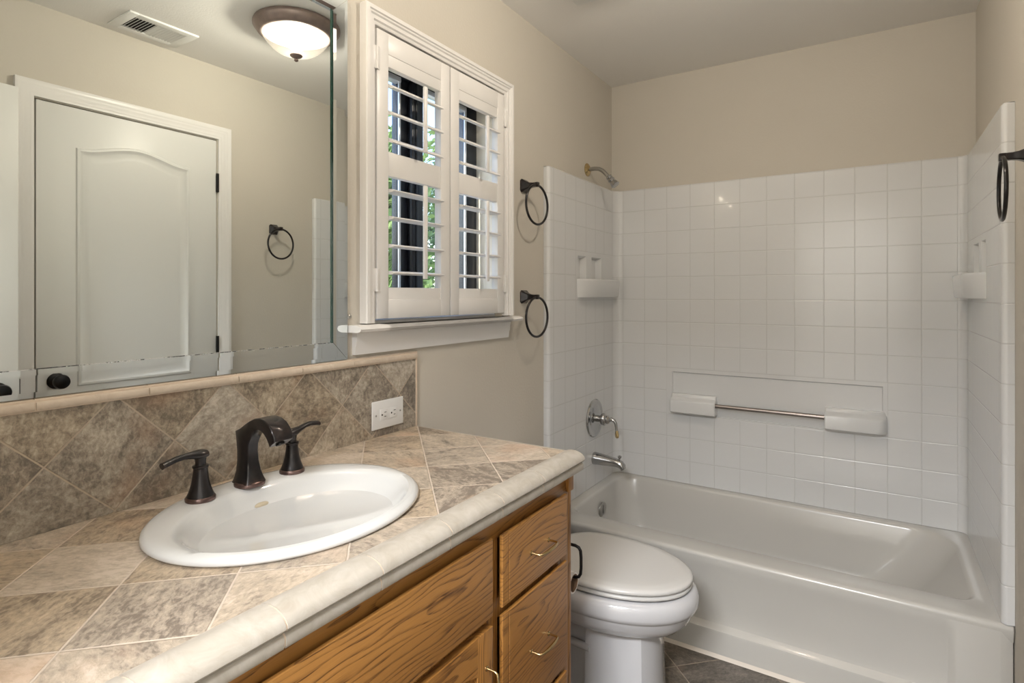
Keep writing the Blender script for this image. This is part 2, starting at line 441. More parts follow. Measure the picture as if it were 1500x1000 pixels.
# the hallway behind the doorway
m = MB(); m.box(-.4, W + .9, -2.1, NEAR, -.1, 0); struct(m.build('floor_hall', M['floor_tile'], smooth=0))
m = MB(); m.box(-.4, W + .9, -2.1, NEAR - .1, 2.44, 2.54); struct(m.build('ceiling_hall', M['hallwall'], smooth=0))
m = MB(); m.box(-.5, -.4, -2.1, NEAR - .1, 0, 2.44); struct(m.build('wall_hall_left', M['hallwall'], smooth=0))
m = MB(); m.box(W + .9, W + 1.0, -2.1, NEAR - .1, 0, 2.44); struct(m.build('wall_hall_right', M['hallwall'], smooth=0))
m = MB(); m.box(-.4, W + .9, -2.2, -2.1, 0, 2.44); struct(m.build('wall_hall_far', M['hallwall'], smooth=0))
m = MB(); m.box(-.4, -.14, NEAR - .1, NEAR, 0, 2.44); m.box(W + .1, W + .9, NEAR - .1, NEAR, 0, 2.44); m.box(-.14, W + .1, NEAR - .1, NEAR, H + .1, 2.44)
struct(m.build('wall_hall_near', M['hallwall'], smooth=0))
t = thing('ceiling_light', 'unseen square ceiling light added in the hallway to brighten the bathroom', 'ceiling light', (1.0, -1.1, 2.44))  # unseen lamp, added to send fill light in through the doorway
m = MB(); m.box(.6, 1.4, -1.5, -.7, 2.415, 2.44, .01); m.build('fill_housing', M['ventwhite'], t)
al = bpy.data.objects.new('panel_light', bpy.data.lights.new('panel_light', 'AREA')); COL.objects.link(al)
al.data.shape = 'SQUARE'; al.data.size = 0.76; al.data.energy = HALL_FILL_W; al.data.color = (.97, .98, 1)
al.parent = t; al.location = (0, 0, -.03)

def baseboard(name, boxes):
    m = MB()
    for (x0, x1, y0, y1) in boxes: m.box(x0, x1, y0, y1, 0, .085, .003)
    return struct(m.build(name, M['trim']))
baseboard('baseboard_left', [(0, .013, 1.30, SF - .002)])
baseboard('baseboard_right', [(W - .013, W, CY1 + .065, SF - .002), (W - .013, W, NEAR, CY0 - .065)])

# ================================================================== WINDOW
def casing_profile(wd, th):
    # across the face (0 = inner edge .. wd = outer edge), height
    return [(0, 0), (0, th * .45), (wd * .10, th * .55), (wd * .18, th * .55), (wd * .26, th * .72), (wd * .48, th * .72), (wd * .56, th * .86), (wd * .66, th * .86), (wd * .72, th), (wd * .94, th), (wd, th * .9), (wd, 0)]
def casing(m, path_y, z_top, z_bot, wd, th, x, sx):
    """three mitred sides round an opening y0..y1; sx = +1 projects to +x"""
    y0, y1 = path_y
    pr = casing_profile(wd, th)
    def ring(fy, fz):
        return [(x + sx * h, fy(o), fz(o)) for o, h in pr]
    R = [ring(lambda o: y0 - o, lambda o: z_bot), ring(lambda o: y0 - o, lambda o: z_top + o), ring(lambda o: y1 + o, lambda o: z_top + o), ring(lambda o: y1 + o, lambda o: z_bot)]
    m.rings(R)
# frame of the sliding window (the structure object), recess lined with cream plaster
win = MB()
fx0, fx1 = -.125, -.085
win.box(fx0, fx1, WY0, WY0 + .045, WZ0, WZ1, .003); win.box(fx0, fx1, WY1 - .105, WY1 - .045, WZ0, WZ1, .003)
win.box(fx0, fx1, WY0 + .045, WY1 - .105, WZ1 - .06, WZ1, .003); win.box(fx0, fx1, WY0 + .045, WY1 - .105, WZ0, WZ0 + .045, .003)
win = win.build('window_1', M['winframe']); struct(win, 'black framed sliding window behind white shutters')
m = MB(); m.box(-.128, -.098, 1.345, 1.40, WZ0 + .04, WZ1 - .055, .004); m.box(-.100, -.074, 1.385, 1.440, WZ0 + .04, WZ1 - .055, .006)
m.box(-.076, -.070, 1.40, 1.412, WZ0 + .04, WZ1 - .055, .002); m.box(-.074, -.062, 1.398, 1.425, 1.60, 1.66, .003)
m.build('meeting_stile', M['winframe'], win)
m = MB(); m.box(-.093, -.086, 1.337, 1.345, WZ0 + .04, WZ1 - .055, .002); m.box(-.093, -.086, 1.684, 1.694, WZ0 + .04, WZ1 - .055, .002)
m.box(-.112, -.084, WY0 + .043, 1.345, WZ1 - .075, WZ1 - .058, .002); m.box(-.112, -.084, 1.44, 1.69, WZ1 - .075, WZ1 - .058, .002)
m.build('sash_trim', M['alum'], win)
m = MB(); m.box(-.108, -.104, WY0 + .04, 1.36, WZ0 + .04, WZ1 - .055); m.build('pane', M['glass'], win)
m = MB(); m.box(-.100, -.096, 1.43, WY1 - .10, WZ0 + .04, WZ1 - .055); m.build('pane', M['glass'], win)
m = MB(); m.box(-.125, 0, WY1 - .045, WY1 + .0, WZ0, WZ1); m.build('jamb_liner', plain('cream_jamb', (0.86, 0.80, 0.68), 0.6), win)
m = MB(); m.box(-.083, -.001, WY0 + .001, WY1 - .001, 1.2092, 1.2190, .001); m.build('inner_sill', M['trim'], win)
m = MB()
casing(m, (1.138, 1.800), 2.050, 1.212, .045, .028, 0, 1)
struct(m.build('trim_1', M['trim']), 'fluted white window casing')
# stool and apron
m = MB()
pr = [(-.13, 1.190), (.045, 1.190), (.056, 1.193), (.060, 1.1995), (.056, 1.206), (.045, 1.209), (-.13, 1.209)]
m.prism([(x, z) for x, z in pr[:]], 1, 1.150, 1.79)
m.prism([(0.0, 1.190), (.045, 1.190), (.056, 1.193), (.060, 1.1995), (.056, 1.206), (.045, 1.209), (0, 1.209)], 1, 1.043, 1.86)
struct(m.build('window_sill', M['trim']), 'white window stool with rounded nose'); bpy.data.objects['window_sill'].name = 'trim_2'
m = MB(); m.prism([(0, 1.128), (.012, 1.128), (.014, 1.150), (.017, 1.156), (.019, 1.176), (.022, 1.190), (0, 1.190)], 1, 1.066, 1.83)
struct(m.build('trim_3', M['trim']), 'white moulded apron board under the window stool')

# shutters
def shutter(y0, y1, label, hinge_left):
    z0, z1 = 1.222, 2.043
    xb, xf = -.013, .015
    SL = .046
    t = thing('window_shutter', label, 'window shutter', (0, (y0 + y1) / 2, z0))
    for a in (y0, y1 - SL):
        m = MB(); m.box(xb, xf, a, a + SL, z0, z1, .003); m.build('stile', M['trim'], t)
    i0, i1 = y0 + SL, y1 - SL
    for a, b in ((1.948, z1), (1.634, 1.704), (z0, 1.312)):
        m = MB(); m.box(xb + .004, xf - .003, i0 - .002, i1 + .002, a, b, .002)
        if a == z0: m.box(xb + .004, xf - .001, i0 - .002, i1 + .002, a, b - .035, .0015)
        if b == z1: m.box(xb + .004, xf - .001, i0 - .002, i1 + .002, a + .035, b, .0015)
        m.build('rail', M['trim'], t)
    def louver(zc, tilt):
        n = 20; wd = .032; th = .0055
        ring = []
        for k in range(n):
            a = 2 * PI * k / n
            lx, lz = wd * math.cos(a), th * math.sin(a)
            ring.append((0.001 + lx * math.cos(tilt) - lz * math.sin(tilt), zc + lx * math.sin(tilt) + lz * math.cos(tilt)))
        m = MB(); m.prism(ring, 1, i0 + .003, i1 - .003); return m.build('louver', M['trim'], t, smooth=60)
    up, lo = math.radians(-24), math.radians(-3)
    for z in (1.899, 1.822, 1.742): louver(z, up)
    for z in (1.592, 1.514, 1.433, 1.355): louver(z, lo)
    yr = (i0 + i1) / 2 + .008
    for za, zb, tl in ((1.722, 1.922, up), (1.338, 1.622, lo)):
        xr = .034 + .005
        m = MB(); m.box(xr, xr + .010, yr - .007, yr + .007, za, zb, .003); m.build('tilt_rod', M['trim'], t)
    hy = y0 - .003 if hinge_left else y1 + .003
    for z in (1.925, 1.30):
        m = MB(); m.cyl((xf + .003, hy, z), (xf + .003, hy, z + .065), .004, 12); m.box(xf - .004, xf + .003, hy - .012, hy + .012, z, z + .065, .001)
        m.build('hinge', M['trim'], t)
    return t
shutter(1.143, 1.469, 'left white louvered shutter panel, nearer the mirror, showing the black window stile', True)
shutter(1.473, 1.796, 'right white louvered shutter panel, nearer the towel rings', False)

# ================================================================== DOORS on the right side (seen in the mirror)
def arch_door(m_y0, m_y1, z1, xf, th, name='door'):
    """door leaf whose face looks to -x at xf; two moulded panels, upper with an arched top"""
    m = MB()
    yc = (m_y0 + m_y1) / 2; pw = (m_y1 - m_y0) / 2 - .128
    def arch_outline(zb, zs, rise, inset):
        pts = []
        hw = pw - inset
        n = 24
        pts.append((yc - hw, zb + inset)); pts.append((yc + hw, zb + inset))
        for i in range(n + 1):
            f = 1 - 2 * i / n
            y = yc + hw * f
            z = zs - inset + rise * (0.5 + 0.5 * math.cos(PI * min(1, abs(f) * 1.0)))
            pts.append((y, z))
        return pts
    # slab with recessed moulded panels: the panels are stepped frames standing on the face
    m.box(xf, xf + th, m_y0, m_y1, .008, z1, .002)
    def panel(zb, zs, rise):
        prof = [(0.0, 0.0), (.004, -.006), (.012, -.008), (.020, -.003), (.028, .000), (.050, -.0035), (.056, -.004)]
        R = []
        for ins, dx in prof:
            R.append([(xf + dx - .0002, y, z) for y, z in arch_outline(zb, zs, rise, ins)])
        m.rings(R, cap0=False, cap1=True)
    panel(.925, 1.882, .040); panel(.22, .78, 0.0)
    return m
# closet door
m = arch_door(CY0 + .004, CY1 - .004, CZ - .005, W - .004, .035)
cd = struct(m.build('door_1', M['door'], smooth=30), 'closed white two panel door with an arched top panel')
def knob(parent, x, y, z, s=-1):
    m = MB(); m.lathe([(.030, 0), (.031, .004), (.027, .009), (.014, .012), (.011, .030), (.015, .036), (.026, .044), (.0285, .055), (.025, .066), (.012, .072), (.001, .073)], (x, y, z), (s, 0, 0), 28)
    return m.build('door_knob', M['black'], parent)
knob(cd, W - .004, .912, .955)
for z in (1.79, 1.00, .18):
    m = MB(); m.cyl((W - .010, CY1 - .002, z), (W - .010, CY1 - .002, z + .09), .007, 12); m.build('hinge', M['black'], cd)
m = MB(); casing(m, (CY0 - .004, CY1 + .004), CZ + .004, 0, .060, .020, W, -1)
struct(m.build('trim_4', M['trim']), 'white moulded casing round the closet door')
# open entry door folded against the right wall
m = arch_door(-.06, .765, 2.035, 1.405, .035)
od = struct(m.build('door_2', M['door'], smooth=30), 'open white entry door standing against the right wall')
knob(od, 1.405, .700, .955); knob(od, 1.44, .700, .955, 1)
m = MB(); m.box(1.4045, 1.4405, .7645, .7665, .92, .99); m.build('latch_plate', M['black'], od)
m = MB(); m.box(DX0 - .06, DX0, NEAR, NEAR + .018, 0, DZ + .06, .003); m.box(DX0 - .06, DX1 + .0, NEAR, NEAR + .018, DZ, DZ + .06, .003)
struct(m.build('trim_5', M['trim']))

# ================================================================== TUB SURROUND
def build_surround():
    bm = bmesh.new(); uvl = bm.loops.layers.uv.new('cells')
    tk, tb, rL, rR = .030, .020, .042, .036
    yb = D - tb
    # plan line of the inner face with the cell number of every point
    pts = []
    n = 6
    # left flange: rounded front edge
    pts.append((0.0015, SF + .004, .15)); 
    for i in range(n + 1):
        a = PI + (PI / 2) * 0 + i * (PI / 2) / n
    fr = .014
    for i in range(n + 1):
        a = -PI / 2 + i * (PI / 2) / n
        pts.append((tk - fr + fr * math.cos(a), SF + fr + fr * math.sin(a), .35 + .4 * i / n))
    ys = SF + .040; ye = yb - rL
    for k in range(0, 7): pts.append((tk, ys + (ye - ys) * k / 6, 1 + k))
    for i in range(1, n + 1):
        a = PI - i * (PI / 2) / n
        pts.append((tk + rL + rL * math.cos(a), ye + rL * math.sin(a), 7 + i / n))
    for k in range(1, 13): pts.append((X0 + k * COLW, yb, 8 + k))
    xr = W - tk
    rR = xr - (X0 + 12 * COLW)
    ye2 = yb - rR
    for i in range(1, n + 1):
        a = PI / 2 - i * (PI / 2) / n
        pts.append((xr - rR + rR * math.cos(a), ye2 + rR * math.sin(a), 20 + i / n))
    for k in range(1, 7): pts.append((xr, ye2 + (ys - ye2) * k / 6, 21 + k))
    for i in range(n + 1):
        a = PI + i * (PI / 2) / n
        pts.append((xr + fr + fr * math.cos(a), SF + fr + fr * math.sin(a), 27.25 + .4 * i / n))
    pts.append((W - .0015, SF + .004, 27.85))
    pts[8 - 7 + 0] = pts[1]
    zb = TUBZ + .0008
    zrows = [SUR - ROW * j for j in range(14)]; zrows[13] = zb; vr = list(range(14)); vr[13] = 12.97
    zrows = [SUR, SUR - .006] + zrows[1:]; vr = [0.5, 0.12] + vr[1:]
    inset = [(.005), 0] + [0] * 13
    cols = []
    # inward normals for the rounded top lip
    for i, (x, y, u) in enumerate(pts):
        a = pts[max(i - 1, 0)]; b = pts[min(i + 1, len(pts) - 1)]
        d = Vector((b[0] - a[0], b[1] - a[1])); nrm = Vector((d.y, -d.x)).normalized()
        col = []
        for z, s in zip(zrows, inset):
            col.append(bm.verts.new((x - nrm.x * s, y - nrm.y * s, z)))
        cols.append(col)
    # back verts on the walls
    back = []
    outer = []
    for (x, y, u) in pts:
        if u <= 1.0 + 6 - .001 + 1 and x < .2 and u < 7.5: o = (.0008, y if u >= 1 else max(y, SF + .004))
        elif u > 20.5: o = (W - .0008, y if u <= 27 else max(y, SF + .004))
        else: o = (x, D - .0008)
        if 7.0 < u < 7.5: o = (.0008, y)
        elif 7.5 <= u < 8: o = (max(x, .01), D - .0008)
        if 20 < u <= 20.5: o = (min(x, W - .01), D - .0008)
        outer.append(o)
    # real corners
    ob = [[bm.verts.new((o[0], o[1], z)) for z in (SUR, zb)] for o in outer]
    def blank(u, v):
        if 10 < u < 18 and 8 < v < 10: return True
        if 3 < u < 7 and 3 < v < 5: return True
        if 21 < u < 25 and 3 < v < 5: return True
        return False
    for i in range(len(pts) - 1):
        for j in range(len(zrows) - 1):
            f = bm.faces.new((cols[i][j], cols[i + 1][j], cols[i + 1][j + 1], cols[i][j + 1]))
            uu = [pts[i][2], pts[i + 1][2], pts[i + 1][2], pts[i][2]]; vv = [vr[j], vr[j], vr[j + 1], vr[j + 1]]
            bl = blank(sum(uu) / 4, sum(vv) / 4)
            for l, a, b in zip(f.loops, uu, vv): l[uvl].uv = (.5, .5) if bl else (a, b)
        for q in ((cols[i][0], ob[i][0], ob[i + 1][0], cols[i + 1][0]), (ob[i][0], ob[i][1], ob[i + 1][1], ob[i + 1][0]), (cols[i][-1], cols[i + 1][-1], ob[i + 1][1], ob[i][1])):
            f = bm.faces.new(q)
            for l in f.loops: l[uvl].uv = (.5, .5)
    for i in (0, len(pts) - 1):
        f = bm.faces.new([ob[i][0]] + cols[i] + [ob[i][1]])
        for l in f.loops: l[uvl].uv = (.5, .5)
    bmesh.ops.remove_doubles(bm, verts=bm.verts, dist=1e-6)
    bmesh.ops.recalc_face_normals(bm, faces=bm.faces)
    return bm
bm = build_surround()
sur = thing('tub_surround', 'white moulded square-tile pattern wall surround above the bathtub', 'tub surround', (W / 2, D - .05, TUBZ))
bmesh.ops.translate(bm, verts=bm.verts, vec=-sur.location)
me = bpy.data.meshes.new('wall_panels'); bm.to_mesh(me); bm.free(); me.materials.append(M['surround'])
panels = bpy.data.objects.new('wall_panels', me); COL.objects.link(panels); panels.parent = sur
# recesses cut into the panels
def cutter(verts_rings):
    b = bmesh.new(); l = b.loops.layers.uv.new('cells')
    R = [[b.verts.new(Vector(p) - sur.location) for p in r] for r in verts_rings]
    for a, c in zip(R[:-1], R[1:]):
        for i in range(4): b.faces.new((a[i], a[(i + 1) % 4], c[(i + 1) % 4], c[i]))
    b.faces.new(R[0][::-1]); b.faces.new(R[-1])
    for f in b.faces:
        for lo in f.loops: lo[l].uv = (.5, .5)
    bmesh.ops.recalc_face_normals(b, faces=b.faces)
    k = bpy.data.meshes.new('cut'); b.to_mesh(k); b.free(); k.materials.append(M['surround'])
    o = bpy.data.objects.new('cut', k); COL.objects.link(o); o.parent = sur; return o
cuts = []
yb = D - .020
cuts.append(cutter([[(.322, yb - .02, .70), (1.236, yb - .02, .70), (1.236, yb - .02, .918), (.322, yb - .02, .918)], [(.333, yb - .001, .70), (1.225, yb - .001, .70), (1.225, yb - .001, .905), (.333, yb - .001, .905)], [(.338, yb + .009, .70), (1.220, yb + .009, .70), (1.220, yb + .009, .900), (.338, yb + .009, .900)]]))
for side in (0, 1):
    X = (lambda d: .030 + d) if side == 0 else (lambda d: W - .030 - d)
    for a, b in ((2.395, 2.487), (2.545, 2.665)):
        cuts.append(cutter([[(X(.02), a, 1.352), (X(.02), b, 1.352), (X(.02), b, 1.475), (X(.02), a, 1.475)], [(X(.0005), a, 1.352), (X(.0005), b, 1.352), (X(.0005), b, 1.473), (X(.0005), a, 1.473)], [(X(-.022), a + .012, 1.352), (X(-.022), b - .028, 1.352), (X(-.022), b - .028, 1.462), (X(-.022), a + .012, 1.462)]]))
for c in cuts:
    md = panels.modifiers.new('b', 'BOOLEAN'); md.object = c; md.operation = 'DIFFERENCE'; md.solver = 'EXACT'
dg = bpy.context.evaluated_depsgraph_get(); dg.update()
nm = bpy.data.meshes.new_from_object(panels.evaluated_get(dg)); panels.modifiers.clear(); panels.data = nm
for c in cuts: bpy.data.objects.remove(c)
nm.shade_smooth(); nm.set_sharp_from_angle(angle=math.radians(35))
# corner soap shelves
for side in (0, 1):
    sx = 1 if side == 0 else -1; bx = .029 if side == 0 else W - .029
    pl = [(0, 2.385), (.012, 2.389), (.040, 2.425), (.052, 2.47), (.054, 2.52), (.054, 2.78), (0, 2.80)]
    m = MB()
    R = []
    for z, s in ((1.278, .82), (1.284, .90), (1.352, 1.0), (1.361, .98), (1.364, .93)):
        R.append([(bx + sx * (x * s + .0), 2.62 + (y - 2.62) * (1 if z > 1.3 else .985), z) for x, y in pl])
    m.rings(R); m.build('soap_shelf', M['surround_plain'], sur, smooth=50)
# bar supports and the metal bar
for x0, x1, rnd in ((.334, .552, 0), (1.010, 1.240, 1)):
    yy = D - .020
    m = MB(); n = 8
    def outline(s, dy):
        pts = []
        y_f = yy - .052 * s
        a, b = x0 + .004 * (1 - s), x1 - .004 * (1 - s)
        if rnd == 0: pts = [(a, yy + .010), (a, y_f + .012), (a + .004, y_f + .004), (a + .012, y_f), (b - .004, y_f), (b, y_f + .004), (b, yy + .010)]
        else: pts = [(a, yy + .010), (a, y_f + .004), (a + .004, y_f), (b - .04, y_f), (b - .018, y_f + .008), (b - .004, y_f + .026), (b, yy + .010)]
        return pts
    R = [[(x, y, z) for x, y in outline(s, 0)] for z, s in ((.709, .90), (.713, .98), (.764, 1.0), (.769, .96), (.773, .86), (.784, .50), (.796, .42), (.799, .36))]
    m.rings(R); m.build('bar_support', M['surround_plain'], sur, smooth=35)
m = MB(); m.cyl((.545, D - .052, .757), (1.015, D - .052, .757), .0098, 24)
o = m.build('towel_bar', M['rosebar'], sur); o['label'] = 'brushed metal bar'
for i_, xx in enumerate((.551, 1.011)):
    m = MB(); m.cyl((xx - .006 + (.001 if i_ else 0), D - .052, .757), (xx + .006, D - .052, .757), .0118, 20); m.build('bar_ring', M['rosebar'], sur)

# ================================================================== BATHTUB
tub = thing('bathtub', 'white alcove bathtub with a stepped apron behind the toilet', 'bathtub', (W / 2, 2.48, 0))
def rrect(x0, x1, y0, y1, z, rads, n=8):
    """rounded rectangle, rads = radius at (x1,y1),(x0,y1),(x0,y0),(x1,y0)"""
    out = []
    for (cx, cy, r, a0) in ((x1, y1, rads[0], 0), (x0, y1, rads[1], PI / 2), (x0, y0, rads[2], PI), (x1, y0, rads[3], 1.5 * PI)):
        ox = cx - r if cx == x1 else cx + r; oy = cy - r if cy == y1 else cy + r
        for i in range(n + 1):
            a = a0 + (PI / 2) * i / n
            out.append((ox + r * math.cos(a), oy + r * math.sin(a), z))
    return out
m = MB()
Z = TUBZ; e = .002
YF = SF - .003
R = [rrect(e, W - e, YF + .012, D - e, Z - .05, (.001, .001, .004, .004)),
     rrect(e, W - e, YF + .001, D - e, Z - .014, (.001, .001, .006, .006)),
     rrect(e, W - e, YF + .003, D - e, Z - .006, (.001, .001, .008, .008)),
     rrect(e, W - e, YF + .009, D - e, Z - .0015, (.001, .001, .008, .008)),
     rrect(e + .004, W - e - .004, YF + .018, D - e - .003, Z, (.002, .002, .008, .008)),
     rrect(.070, 1.462, 2.222, 2.826, Z - .001, (.15, .10, .055, .055)),
     rrect(.076, 1.455, 2.232, 2.820, Z - .005, (.15, .10, .055, .055)),
     rrect(.080, 1.449, 2.240, 2.815, Z - .016, (.15, .10, .06, .06)),
     rrect(.090, 1.40, 2.262, 2.800, Z - .10, (.16, .11, .08, .08)),
     rrect(.105, 1.30, 2.285, 2.780, Z - .22, (.16, .12, .09, .10)),
     rrect(.125, 1.22, 2.305, 2.762, Z - .275, (.15, .12, .10, .10)),
     rrect(.175, 1.14, 2.350, 2.715, Z - .298, (.12, .10, .09, .09)),
     rrect(.25, 1.05, 2.42, 2.65, Z - .302, (.08, .08, .07, .07))]
m.rings(R, cap0=False); m.build('basin', M['gel'], tub, smooth=50)
# apron: stepped profile swept along x, the right end stands forward as a flat pilaster
m = MB()
def aprof(f):     # f=0 recessed face, f=1 pilaster
    r = lambda a, b: a + (b - a) * f
    return [(YF + .004, Z - .014), (YF + .003, Z - .035), (r(YF + .010, YF + .002), Z - .052), (r(YF + .014, YF + .001), .16), (r(YF + .015, YF), .118), (r(YF + .012, YF), .106), (r(YF - .004, YF), .096), (YF - .0095 + .0095 * f, .091), (YF - .011 + .011 * f, .082), (YF - .012 + .012 * f, .0), (YF + .05, 0), (YF + .05, Z - .05)]
xs = [(.003, 0), (1.375, 0), (1.382, .15), (1.392, .85), (1.400, 1), (1.495, 1), (1.500, 1)]
R = [[(x, y, z) for y, z in aprof(f)] for x, f in xs]
R.append([(1.526, y + .012, z) for y, z in aprof(1)])
m.rings(R); m.build('apron', M['gel'], tub, smooth=35)
m = MB(); m.prism([(YF - .012, .001), (YF - .024, .001), (YF - .020, .006), (YF - .012, .010)], 0, .003, W - .003); m.build('caulk_bead', M['caulk'], tub)
m = MB(); m.lathe([(.036, 0), (.036, .004), (.033, .007), (.014, .009), (.001, .010)], (.0905, 2.53, .262), (1, 0, -.08), 36)
ov = m.build('overflow_plate', M['nickel'], tub)
m = MB(); m.box(.100, .1035, 2.524, 2.536, .245, .285, .001); m.build('trip_lever', M['nickel'], ov)
m = MB(); m.lathe([(.034, 0), (.034, .003), (.024, .005), (.001, .005)], (.27, 2.535, Z - .3025), (0, 0, 1), 30); m.build('drain', M['nickel'], tub)

# tub valve
VY, VZ, VX = 2.575, .684, .030
t = thing('shower_valve', 'round chrome shower valve plate with a brass tipped lever on the surround', 'shower valve', (VX, VY, VZ))
m = MB(); m.lathe([(.092, 0), (.093, .004), (.089, .009), (.078, .011), (.072, .009), (.066, .010), (.060, .013), (.030, .015), (.001, .015)], (VX, VY, VZ), (1, 0, 0), 56); m.build('escutcheon', M['chrome'], t)
m = MB(); m.lathe([(.016, .012), (.016, .034), (.020, .036), (.026, .042), (.030, .050), (.0305, .057), (.027, .064), (.020, .068), (.022, .073), (.018, .080), (.010, .086), (.001, .088)], (VX, VY, VZ), (1, 0, 0), 32)
hub = m.build('hub', M['chrome'], t)
m = MB(); m.tube([(VX + .075, VY, VZ), (VX + .090, VY + .002, VZ + .003), (VX + .103, VY + .004, VZ - .002), (VX + .112, VY + .005, VZ - .016), (VX + .115, VY + .005, VZ - .036), (VX + .117, VY + .005, VZ - .052)], [.009, .010, .009, .0075, .0065, .006], 14)
lv = m.build('lever', M['chrome'], hub)
m = MB(); m.lathe([(.006, 0), (.008, .010), (.0095, .024), (.008, .034), (.001, .038)], (VX + .117, VY + .005, VZ - .048), (.05, 0, -1), 20); o = m.build('lever_tip', M['brass'], hub); o['label'] = 'brass lever tip'
# spout
SY, SZ = 2.575, .487
t = thing('tub_spout', 'chrome tub spout with a diverter knob below the shower valve', 'tub spout', (VX, SY, SZ))
m = MB()
st = [(0, .030, .031, 0), (.004, .031, .031, 0), (.02, .029, .030, 0), (.07, .025, .026, -.002), (.115, .021, .023, -.004), (.138, .019, .022, -.010), (.150, .016, .020, -.020), (.153, .013, .018, -.032)]
R = []
for x, rz, ry, dz in st:
    tilt = 0 if x < .12 else (x - .12) / .033 * .9
    ring = []
    for k in range(24):
        a = 2 * PI * k / 24; uy, uz = ry * math.cos(a), rz * math.sin(a)
        ring.append((VX + x + uz * math.sin(tilt), SY + uy, SZ + dz + uz * math.cos(tilt)))
    R.append(ring)
m.rings(R); m.build('spout_body', M['chrome'], t, smooth=60)
m = MB(); m.lathe([(.004, 0), (.004, .010), (.008, .013), (.0095, .018), (.008, .023), (.001, .026)], (VX + .132, SY, SZ + .008), (.1, 0, 1), 18); m.build('diverter_knob', M['chrome'], t)
# shower arm
FY, FZ = 2.56, 1.905
t = thing('shower_fixture', 'bent chrome shower arm and small head with a brass wall flange', 'shower head', (0, FY, FZ))
m = MB(); m.lathe([(.032, 0), (.032, .003), (.028, .007), (.016, .013), (.012, .015), (.001, .0155)], (0, FY, FZ), (1, 0, 0), 36); o = m.build('wall_flange', M['brass'], t); o['label'] = 'brass wall flange'
m = MB(); m.tube([(.005, FY, FZ), (.045, FY, FZ + .001), (.066, FY, FZ - .004), (.085, FY, FZ - .016), (.112, FY, FZ - .046), (.118, FY, FZ - .053)], .0098, 16); m.build('arm_pipe', M['nickel'], t)
dv = Vector((.62, 0, -.78)).normalized()
m = MB(); m.lathe([(.011, 0), (.015, .003), (.016, .010), (.012, .013), (.0155, .017), (.0175, .026), (.012, .030), (.016, .036), (.020, .050), (.0215, .058), (.018, .061), (.001, .062)], Vector((.112, FY, FZ - .044)), dv, 24); m.build('shower_nozzle', M['chrome'], t)

# ================================================================== TOWEL RINGS
def towel_ring(loc, label, rz):
    t = thing('towel_ring', label, 'towel ring', (0, 0, 0), 'dark bronze towel rings')
    m = MB()
    R = []
    for x, s in ((0, .026), (.004, .0265), (.008, .0245), (.020, .0155), (.034, .0105), (.046, .009), (.058, .009)):
        k = s
        ring = [(x, a, b) for a, b in [(-k * .72, -k), (k * .72, -k), (k, -k * .72), (k, k * .72), (k * .72, k), (-k * .72, k), (-k, k * .72), (-k, -k * .72)]]
        R.append(ring)
    m.rings(R); m.build('mount', M['bronze'], t, smooth=30)
    m = MB(); m.box(.056, .072, -.0085, .0085, -.0095, .0095, .0025); m.build('ring_clasp', M['bronze'], t)
    rr = .078; cz = -.080
    m = MB(); m.tube([(.064 + .004 * math.sin(a), rr * math.sin(a), cz + rr * math.cos(a)) for a in [2 * PI * i / 56 for i in range(56)]], .0048, 12, closed=True); m.build('ring', M['bronze'], t)
    t.location = loc; t.rotation_euler = (0, 0, rz)
    return t
r1 = towel_ring((0, 1.957, 1.728), 'upper dark bronze towel ring between the window and the surround', 0)
r2 = copy_tree(r1); r2.location = (0, 1.957, 1.282); r2['label'] = 'lower dark bronze towel ring between the window and the surround'
r3 = copy_tree(r1); r3.location = (W, 1.875, 1.638); r3.rotation_euler = (0, 0, PI); r3['label'] = 'dark bronze towel ring on the right wall, cut by the photo edge'

# ================================================================== VANITY CABINET
cab = thing('vanity_cabinet', 'golden oak bathroom vanity cabinet with brass wire pulls under the tiled countertop', 'vanity cabinet', (.28, .6, 0))
XF = .545; CE = 1.296; CB = .832
m = MB(); m.box(.004, XF - .021, NEAR + .004, CE - .019, .09, .106); m.build('bottom_shelf', M['oak_v'], cab)
m = MB(); m.box(.004, .012, NEAR + .004, CE - .019, .107, .80); m.build('back_panel', M['oak_v'], cab)
m = MB(); m.box(.013, XF - .021, NEAR + .004, NEAR + .020, .107, .85); m.build('side_panel', M['oak_v'], cab)
m = MB(); m.box(.004, XF, CE - .018, CE, .0, .853, .001); m.build('end_panel', M['oak_v'], cab)
m = MB(); m.box(.06, XF - .07, NEAR + .004, CE - .018, 0, .09); m.build('toe_kick', M['oak_frame'], cab)
fr = MB()
def rail(z0, z1, y0=NEAR + .004, y1=CE - .018): fr.box(XF - .02, XF, y0, y1, z0, z1, .0008)
rail(.795, .8525); rail(.09, .125)
fr.build('face_frame', M['oak_frame'], cab)
fr = MB()
for a, b in ((NEAR + .004, -.08), (.262, .308), (.915, .962), (1.235, CE - .018)): fr.box(XF - .0205, XF + .0002, a, b, .0895, .796, .0008)
fr.box(XF - .0205, XF, .30, .92, .63, .68); fr.box(XF - .0205, XF, .59, .64, .1, .64)
for a, b in ((-.09, .27), (.955, 1.24)):
    for z in (.653, .384): fr.box(XF - .0205, XF, a, b, z - .02, z + .02)
fr.build('face_frame', M['oak_v'], cab)
m = MB(); m.box(XF - .0005, XF + .008, 1.268, CE - .001, .800, .853, .001)
m.build('corner_block', M['oak_v'], cab)
